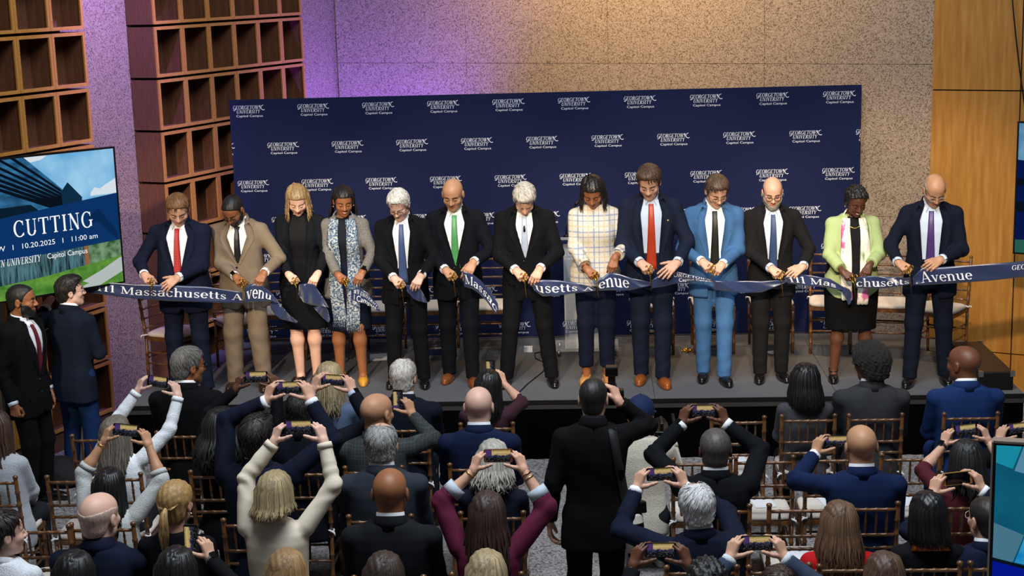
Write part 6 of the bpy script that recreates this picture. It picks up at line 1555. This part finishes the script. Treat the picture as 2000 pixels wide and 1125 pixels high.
# ---- fourth row
w = 'the woman in white cable knit'
p = aud(4, 1043, 'D', 'woman with cropped dark hair in white cable knit, necklace', w, True, 'pale', yaw=-52)
p.body(gaze='open').sweater('#dfe2e8', 'knit', off=0.02).trousers('#22242a').shoes('#222222', 'flat').hair('short', '#241a17')
mb = MB(); mb.tube([(0.075*math.cos(a), -0.012+0.075*math.sin(a), 0.54) for a in np.linspace(0, 2*PI, 25)], 0.006, 6); p.put_t('necklace', mb.v, mb.f, mat('silver_beads', '#b9b9bd', 0.3, 0.8))
w = 'the bald pale man in navy'
p = aud(192, 1012, 'D', 'bald pale man with grey stubble in dark navy suit', w, skin='pale', yaw=-16, girth=0.03)
p.body(hs=(1.08, 1.06, 1.03)).suit('#121a30', '#121a30', front=False).trousers('#121a30').shoes('#101010').hair('fringe', '#c4a696')
w = 'the woman with the blonde ponytail'
p = aud(342, 985, 'D', 'woman with blonde ponytail in black top, looking right', w, True, 'fair', yaw=-10)
p.body().sweater('#0d0e14', 'wool', band=False).trousers('#0d0e14').shoes('#111111', 'flat').hair('pony', '#a3814f').earrings('#cfcfcf')
w = 'the woman in the cream sweater'
p = aud(538, 965, 'D', 'woman in cream sweater raising both arms, short ash-blonde hair', w, True, 'pale', yaw=-16, ph=(583, 834, 'L'), pitch=-6)
p.body().sweater('#dfd2bc', 'cotton', off=0.016, slen=0.97, noise=0.006).trousers('#22242a').shoes('#222222', 'flat').hair('long', '#96835f', L=0.055, n=110, ends=0.15).glasses('#1a1614')
w = 'the bald brown-skinned man in charcoal'
p = aud(762, 964, 'D', 'bald brown-skinned man in charcoal suit', w, skin='brown', girth=0.03)
p.body(hs=(1.06, 1.05, 1.02)).suit('#191b20', front=False).trousers('#191b20').shoes('#101010')
w = 'the long-haired woman in burgundy'
p = aud(952, 1005, 'D', 'woman with long brown hair in burgundy blazer, rolled striped cuffs', w, True, 'fair', ph=(973, 890, 'L'), pitch=-4, case='#8a4a2a')
p.body(bare_arms=True).sweater('#64203c', 'wool', slen=0.30, off=0.018, band=False, sleeve=(0.058, 0.054, 0.054)).trousers('#22242a').shoes('#222222', 'flat').hair('long', '#35221a', L=0.36, n=120, curl=0.3, bell=0.01).bracelet('L').bracelet('R', '#8a6a4a').bracelet('R', '#c9a86a', 0.8)
p.cuffs(cloth_mat('#b9c3cf', 'cotton'), 0.28, 0.055, 0.52, 'rolled_cuff')
w = 'the white-haired man in navy'
p = aud(1365, 990, 'D', 'white-haired man with pink crown in navy suit filming', w, skin='fair', yaw=6, ph=(1290, 926, 'L'), tilt=2, side=-4)
p.body(hs=(1.05, 1.04, 1)).suit('#141b30', front=False).trousers('#141b30').shoes('#101010').hair('balding', '#c2c1c0', top=0.045, off=0.012)
w = 'the woman in the red jacket'
p = aud(1638, 1022, 'D', 'woman with long highlighted brown hair in bright red jacket', w, True, 'fair')
p.body().sweater('#c4181c', 'wool', off=0.024, sleeve=(0.064, 0.054, 0.045)).trousers('#1c1c22').shoes('#222222', 'flat').hair('long', '#5f442e', L=0.27, n=120, bell=0.02, vol=1.1)
w = 'the black-haired woman with the bright scarf'
p = aud(1812, 1004, 'D', 'woman with sleek black hair and bright floral scarf', w, True, 'tan', yaw=12)
p.body().sweater('#121218', 'wool', band=False).trousers('#1c1d28').shoes('#222222', 'flat').hair('long', '#090809', L=0.12, n=110, gloss=0.22, jit=0.005, ends=0.1)
p.ring('neck_scarf', (0, -0.02, 0.475), (0, -0.012, 0.565), 0.125, 0.075, 0.02, ramp_mat('bright_scarf', 'ShaderNodeTexNoise', [(0.35, '#b01f24'), (0.5, '#d88a2a'), (0.6, '#b0207a')], 0.6, (1, 1, 1), 26), 22, tilt=-0.03)
w = 'the man in spectacles beside the monitor'
p = aud(1928, 1016, 'D', 'man with dark cropped hair and spectacles beside the monitor', w, skin='fair', yaw=20, ph=(1870, 934, 'L'), tilt=6, dark=True, case='#b48a3c')
p.body(gaze='open').suit('#141c34', front=False).trousers('#141c34').shoes('#101010').hair('buzz', '#1f1915').glasses('#cfc6b4', 0.0016).watch('L', '#1a1a1a')
# ---- last row, heads only in view
w = 'the sleek black-haired person at lower left'
p = aud(146, 1128, 'E', 'black-haired person in dark top behind the bald pale man', w, True, 'tan')
p.body().sweater('#15161c', 'wool').trousers('#15161c').shoes('#222222', 'flat').hair('long', '#0c0b0c', L=0.1, gloss=0.25, n=100)
w = 'the black-haired woman holding a phone upright'
p = aud(345, 1120, 'E', 'black-haired woman holding phone upright behind the ponytail', w, True, 'fair', ph=(373, 1052, 'P'), hands='R', case='#1a1a1e')
p.body().sweater('#0e0e12', 'wool', band=False).trousers('#15161c').shoes('#222222', 'flat').hair('long', '#0d0b0c', L=0.12, gloss=0.28, n=100).watch('R', '#7f8790', '#2a3036', 0.7)
w = 'the curly blonde behind the cream sweater'
p = aud(560, 1124, 'E', 'woman with tousled curly blonde hair behind the cream sweater', w, True, 'fair')
p.body().sweater('#2a2a30', 'wool').trousers('#15161c').shoes('#222222', 'flat').hair('long', '#8a6a44', L=0.08, n=110, curl=0.9, bell=0.015, jit=0.02)
w = 'the brown-curled person behind the charcoal suit'
p = aud(750, 1130, 'E', 'person with brown curly hair behind the charcoal suit', w, True, 'fair')
p.body().sweater('#202026', 'wool').trousers('#15161c').shoes('#222222', 'flat').hair('long', '#33231b', L=0.08, n=110, curl=0.9, bell=0.012, jit=0.02)
w = 'the highlighted blonde behind the burgundy blazer'
p = aud(950, 1126, 'E', 'woman with blonde highlighted hair behind the burgundy blazer', w, True, 'fair')
p.body().sweater('#26262c', 'wool').trousers('#15161c').shoes('#222222', 'flat').hair('long', '#9a8664', L=0.12, n=110)
w = 'the dark-haired person behind the white-haired man'
p = aud(1385, 1145, 'E', 'dark-haired person filming behind the white-haired man', w, skin='deep', ph=(1290, 1074, 'L'), side=-5)
p.body().suit('#101218', front=False, cuff=False).trousers('#101218').shoes('#101010').hair('afro', '#0d0b0b', off=0.02)
w = 'the person in grey-blue with checked cuffs'
p = aud(1520, 1196, 'E', 'person in grey-blue jacket with checked cuffs filming from the last row', w, skin='fair', ph=(1478, 1060, 'L'))
p.body().suit('#3a455c', plaid('check_cuff', '#d5d9dc', '#8f9aa8', '#aab3bd', 0.02), front=False).trousers('#22242a').shoes('#101010').hair('short', '#3a2a20')
w = 'the person with streaked curls behind the red jacket'
p = aud(1726, 1128, 'E', 'person with streaked brown curls behind the red jacket', w, True, 'fair')
p.body().sweater('#202026', 'wool').trousers('#15161c').shoes('#222222', 'flat').hair('long', '#4a3322', L=0.12, n=120, curl=0.8, bell=0.015, jit=0.02)
# ---- empty chairs
EMPTY = [('A', -0.09, 'front-row chair nearest the cabinet tower'), ('A', 4.475, 'front-row chair left of the black bob woman'), ('B', 0.05, 'chair between the locs and the white sweater'),
         ('B', 4.15, 'chair ahead of the cropped grey hair'), ('B', 4.56, 'chair right ahead of the overhead phone elbow'), ('B', 5.02, 'chair directly ahead of the bright navy suit'), ('B', 5.51, 'chair right of the bright navy suit, ahead'),
         ('C', 0.13, 'chair beside the grey knit sweater'), ('C', 4.67, 'chair between black suit and bright navy suit'), ('C', 5.62, 'chair between bright navy suit and maroon top'), ('D', 4.45, 'chair left of the red jacket')]
for r, X, d_ in EMPTY:
    pxx = 1000+(X-3.3)/10*3026
    seat_at(X, rowY(r, pxx), '', f'empty brown spindle-back {d_}', 'empty audience chairs')
for r, X, d_ in EMPTY:
    if X < 4.3: continue
    b_ = MB(); b_.box((-0.07, -0.10, 0), (0.07, 0.10, 0.002)); o = b_.obj('programme_sheet', M_PAPER, None, (X+0.02, rowY(r, 1600)+0.26, 0.4955)); o.rotation_euler = (0, 0, 0.15)
    tag(o, f'white programme on the empty {d_}', 'paper', 'programmes on the chairs')
# ------------------------------------------------------------------ people standing
# photographer in black in the aisle
H = atZ(1158, 784, 1.60); p = Person((H[0], H[1]-0.02, 0), 0.0, 1.0, False, 'fair', 'photographer in black suit standing in the aisle with flash camera', lean=3, head=(-6, 2, 0), hres=0.0072)
cp = atY(1182, 768, H[1]+0.24)
fR = np.array([-0.35, 0.45, 0.82]); fR /= np.linalg.norm(fR); p.arm('R', cp+np.array([0.055, -0.02, 0.02])-fR*0.07, fR, (0.75, -0.45, 0.3), 'portrait', pole=(0.75, -0.2, -1.0))
p.arm_down('L', 0.02, 0.09); p.body().suit('#08080a', '#101218', front=False, cuff=False).trousers('#08080a').shoes('#0a0a0a').hair('buzz', '#14100e')
V = []; F = []
for i, t in enumerate(np.linspace(0, 1, 24)):
    z = 0.53-0.62*t; x = 0.11+0.10*t
    for dx in (-0.024, 0.024): y = front_y(p.jf, np.array([x+dx]), np.array([z]), back=True)[0]-0.012; V.append((x+dx, y, z))
F = [(2*i, 2*i+2, 2*i+3, 2*i+1) for i in range(23)]; o = p.put_t('camera_strap', V, F, mat('strap_webbing', '#17171a', 0.7)); md = o.modifiers.new('t', 'SOLIDIFY'); md.thickness = 0.004
def slr(loc, label, flash=True, lens='#0a0a0b', rx=0.0, rz=0.0, big=False):
    e = empty('camera_body', loc, rz); e.rotation_euler = (rx, 0, rz); tag(e, label, 'camera')
    m = MB(); m.box((-0.072, -0.035, -0.05), (0.072, 0.035, 0.045)); bevel(m.obj('body', M_DMET, e), 0.008, 2)
    m = MB(); m.box((-0.03, -0.03, 0.045), (0.03, 0.03, 0.078)); bevel(m.obj('viewfinder', M_DMET, e), 0.008, 2)
    m = MB(); r = 0.055 if big else 0.038; L = 0.26 if big else 0.12
    m.lathe([(r*0.85, 0.035), (r, 0.05), (r, L*0.5), (r*1.12, L*0.52), (r*1.15, L), (r*0.9, L)], (0, 0, -0.005), 20, 0, 1); m.obj('lens', mat('lens_barrel_'+lens, lens, 0.45), e)
    if big:
        for yy in (0.09, 0.15): m = MB(); m.lathe([(r*1.03, 0), (r*1.06, 0.008), (r*1.06, 0.03), (r*1.03, 0.038)], (0, yy, -0.005), 20, 0, 1); m.obj('grip_ring', M_DMET, e)
    if flash:
        m = MB(); m.box((-0.022, -0.022, 0.078), (0.022, 0.022, 0.13)); bevel(m.obj('flash_foot', M_DMET, e), 0.004, 1)
        m = MB(); m.box((-0.038, -0.03, 0.128), (0.038, 0.05, 0.185)); bevel(m.obj('flash_head', M_DMET, e), 0.008, 2)
    return e
fl = atY(1198, 752, H[1]+0.27); slr((fl[0]-0.01, fl[1], fl[2]-0.07), 'black camera with tall flash raised by the aisle photographer')
q = atY(1236, 1022, H[1]-0.05); slr((q[0], q[1], q[2]+0.10), 'second camera with long white lens hanging at the photographer hip', False, '#b9b2a6', math.radians(-100), 0.3, True)
# cap-wearing videographer crouching ahead of him
C = atY(1250, 812, -4.75); p = Person((C[0], -4.80, 0), 0.0, 1.0, False, 'fair', 'crouching videographer in navy cap and cream textured sweater', seated=True, hipz=C[2]-0.70, head=(-14, 6, 0), hres=0.0072, lean=8)
for sd, sx in (('R', 1), ('L', -1)):
    Hh = p.hip+np.array([sx*0.09, 0, 0]); A = np.array([sx*0.13, 0.10, 0.085]); K, _ = ik(Hh, A, 0.42, 0.42, (0, 1, 0.1)); p.legs[sd] = (Hh, K, A, 0.0)
v = atY(1292, 850, -4.42)
p.arm('R', v+np.array([0.06, -0.10, -0.02]), (-0.4, 0.85, 0.3), (0.8, 0, 0.5), 'portrait', pole=(0.25, -0.2, -1)); p.arm('L', v+np.array([-0.14, -0.10, -0.06]), (0.5, 0.8, 0.1), (-0.4, 0.2, 0.8), 'portrait', pole=(-0.25, -0.2, -1))
p.body().sweater(cloth_mat('#c9c1b0', 'knit'), slen=0.96, off=0.018).trousers('#22252c').shoes('#e0e0e0').hair('buzz', '#1d1713')
def capfn(P):
    Q = P.copy(); Q[:, 0] = np.abs(Q[:, 0]); s_ = ell(Q, (0, -0.014, 0.042), (0.091, 0.113, 0.106)); s_ = smax(s_, 0.012-P[:, 2], 0.004); s_ = smax(s_, -np.maximum(np.maximum(np.abs(P[:, 0])-0.034, np.abs(P[:, 2]-0.012)-0.026), P[:, 1]+0.07), 0.004)
    b = np.maximum(ell(P, (0, 0.10, 0.03), (0.082, 0.10, 0.05)), np.abs(P[:, 2]-0.026-0.8*P[:, 0]**2*-1)-0.004); b = np.maximum(b, 0.07-P[:, 1]); return np.minimum(s_, b)
V, Q = surfnet(capfn, (-0.11, -0.14, -0.03), (0.11, 0.21, 0.16), 0.0065); p.head_part('cap', V, Q, cloth_mat('#16264a', 'cotton'))
mb = MB(); mb.lathe([(0.001, 0), (0.006, 0.002), (0.005, 0.006), (0.001, 0.008)], (0, -0.014, 0.146), 8); p.head_mb('cap_button', mb, cloth_mat('#16264a', 'cotton'))
e = empty('video_camera', v); tag(e, 'black video camera rig held by the capped videographer', 'camera')
for nm, lo, hi in (('camcorder_body', (-0.05, -0.12, -0.06), (0.05, 0.12, 0.06)), ('top_handle', (-0.012, -0.09, 0.095), (0.012, 0.09, 0.115)), ('handle_post', (-0.01, 0.06, 0.06), (0.01, 0.08, 0.10)), ('handle_post', (-0.01, -0.08, 0.06), (0.01, -0.06, 0.10)), ('monitor', (-0.12, -0.02, 0.02), (-0.055, -0.01, 0.07)), ('battery', (-0.035, -0.16, -0.04), (0.035, -0.12, 0.04))):
    m = MB(); m.box(lo, hi); bevel(m.obj(nm, M_DMET, e), 0.004, 1)
m = MB(); m.lathe([(0.035, 0.12), (0.045, 0.14), (0.045, 0.22), (0.055, 0.24), (0.055, 0.27)], (0, 0, 0), 18, 0, 1); m.obj('lens', M_DMET, e)
m = MB(); m.tube([(0.06, -0.05, 0.05), (0.09, 0.0, 0.09), (0.09, 0.2, 0.09)], 0.012, 8); m.obj('shotgun_microphone', M_DMET, e)
# two men standing at the left below the display
p = Person((-1.02, -3.28, 0), math.radians(-104), 1.03, False, 'brown', 'bearded man in black suit and burgundy tie standing below the display', head=(18, 2, 0), hres=0.006)
p.arm_down('R', 0.03, 0.06, 'fist'); p.arm_down('L', 0.03, 0.05); p.browc = '#0d0a08'; p.body(gaze='open').suit('#0a0a0d', '#d5dbe6', '#5a1626', vbot=0.10).trousers('#0a0a0d').shoes('#0a0a0a').hair('buzz', '#0e0b0a').beard('#0e0b0a', 0.006)
p = Person((-0.83, -2.74, 0), math.radians(-22), 1.0, False, 'pale', 'dark-haired man with glasses, navy jacket, blue trousers, back turned', head=(-42, -4, 0), hres=0.006, lean=3)
p.arm('L', (-1.12, -2.42, 1.42), (-0.3, 0.8, 0.45), (-0.5, -0.3, 0.8), 'relaxed', pole=(-1, -0.3, -0.6)); p.arm('R', (-0.66, -2.52, 1.05), (-0.7, 0.6, 0.1), (0.3, 0.3, 0.9), 'relaxed')
p.browc = '#15100d'; p.body(gaze='open').suit('#131b2c', front=False, hem=-0.22).trousers('#17305e', wide=0.004).shoes('#101010').hair('side', '#15100e').glasses('#3a2c24', 0.0018)
# a dark bag on the floor between the seats at the left
q = atZ(112, 925, 0.08); mb = MB()
V, Q = surfnet(lambda P: smin(ell(P, (0, 0, 0.11), (0.22, 0.15, 0.12)), ell(P, (0.12, -0.05, 0.06), (0.16, 0.14, 0.07)), 0.05)+wob(P, 0.012, 30, 5), (-0.35, -0.3, -0.04), (0.4, 0.3, 0.32), 0.016)
V[:, 2] = np.maximum(V[:, 2], 0.002); me = mesh_np('coat', V, Q, [mat('black_coat', '#0b0b0e', 0.85)]); o = link('folded_coat', me, None, None, (q[0], q[1], 0.0)); tag(o, 'black coat heaped on the floor beside the fuzzy grey sweater', 'coat')
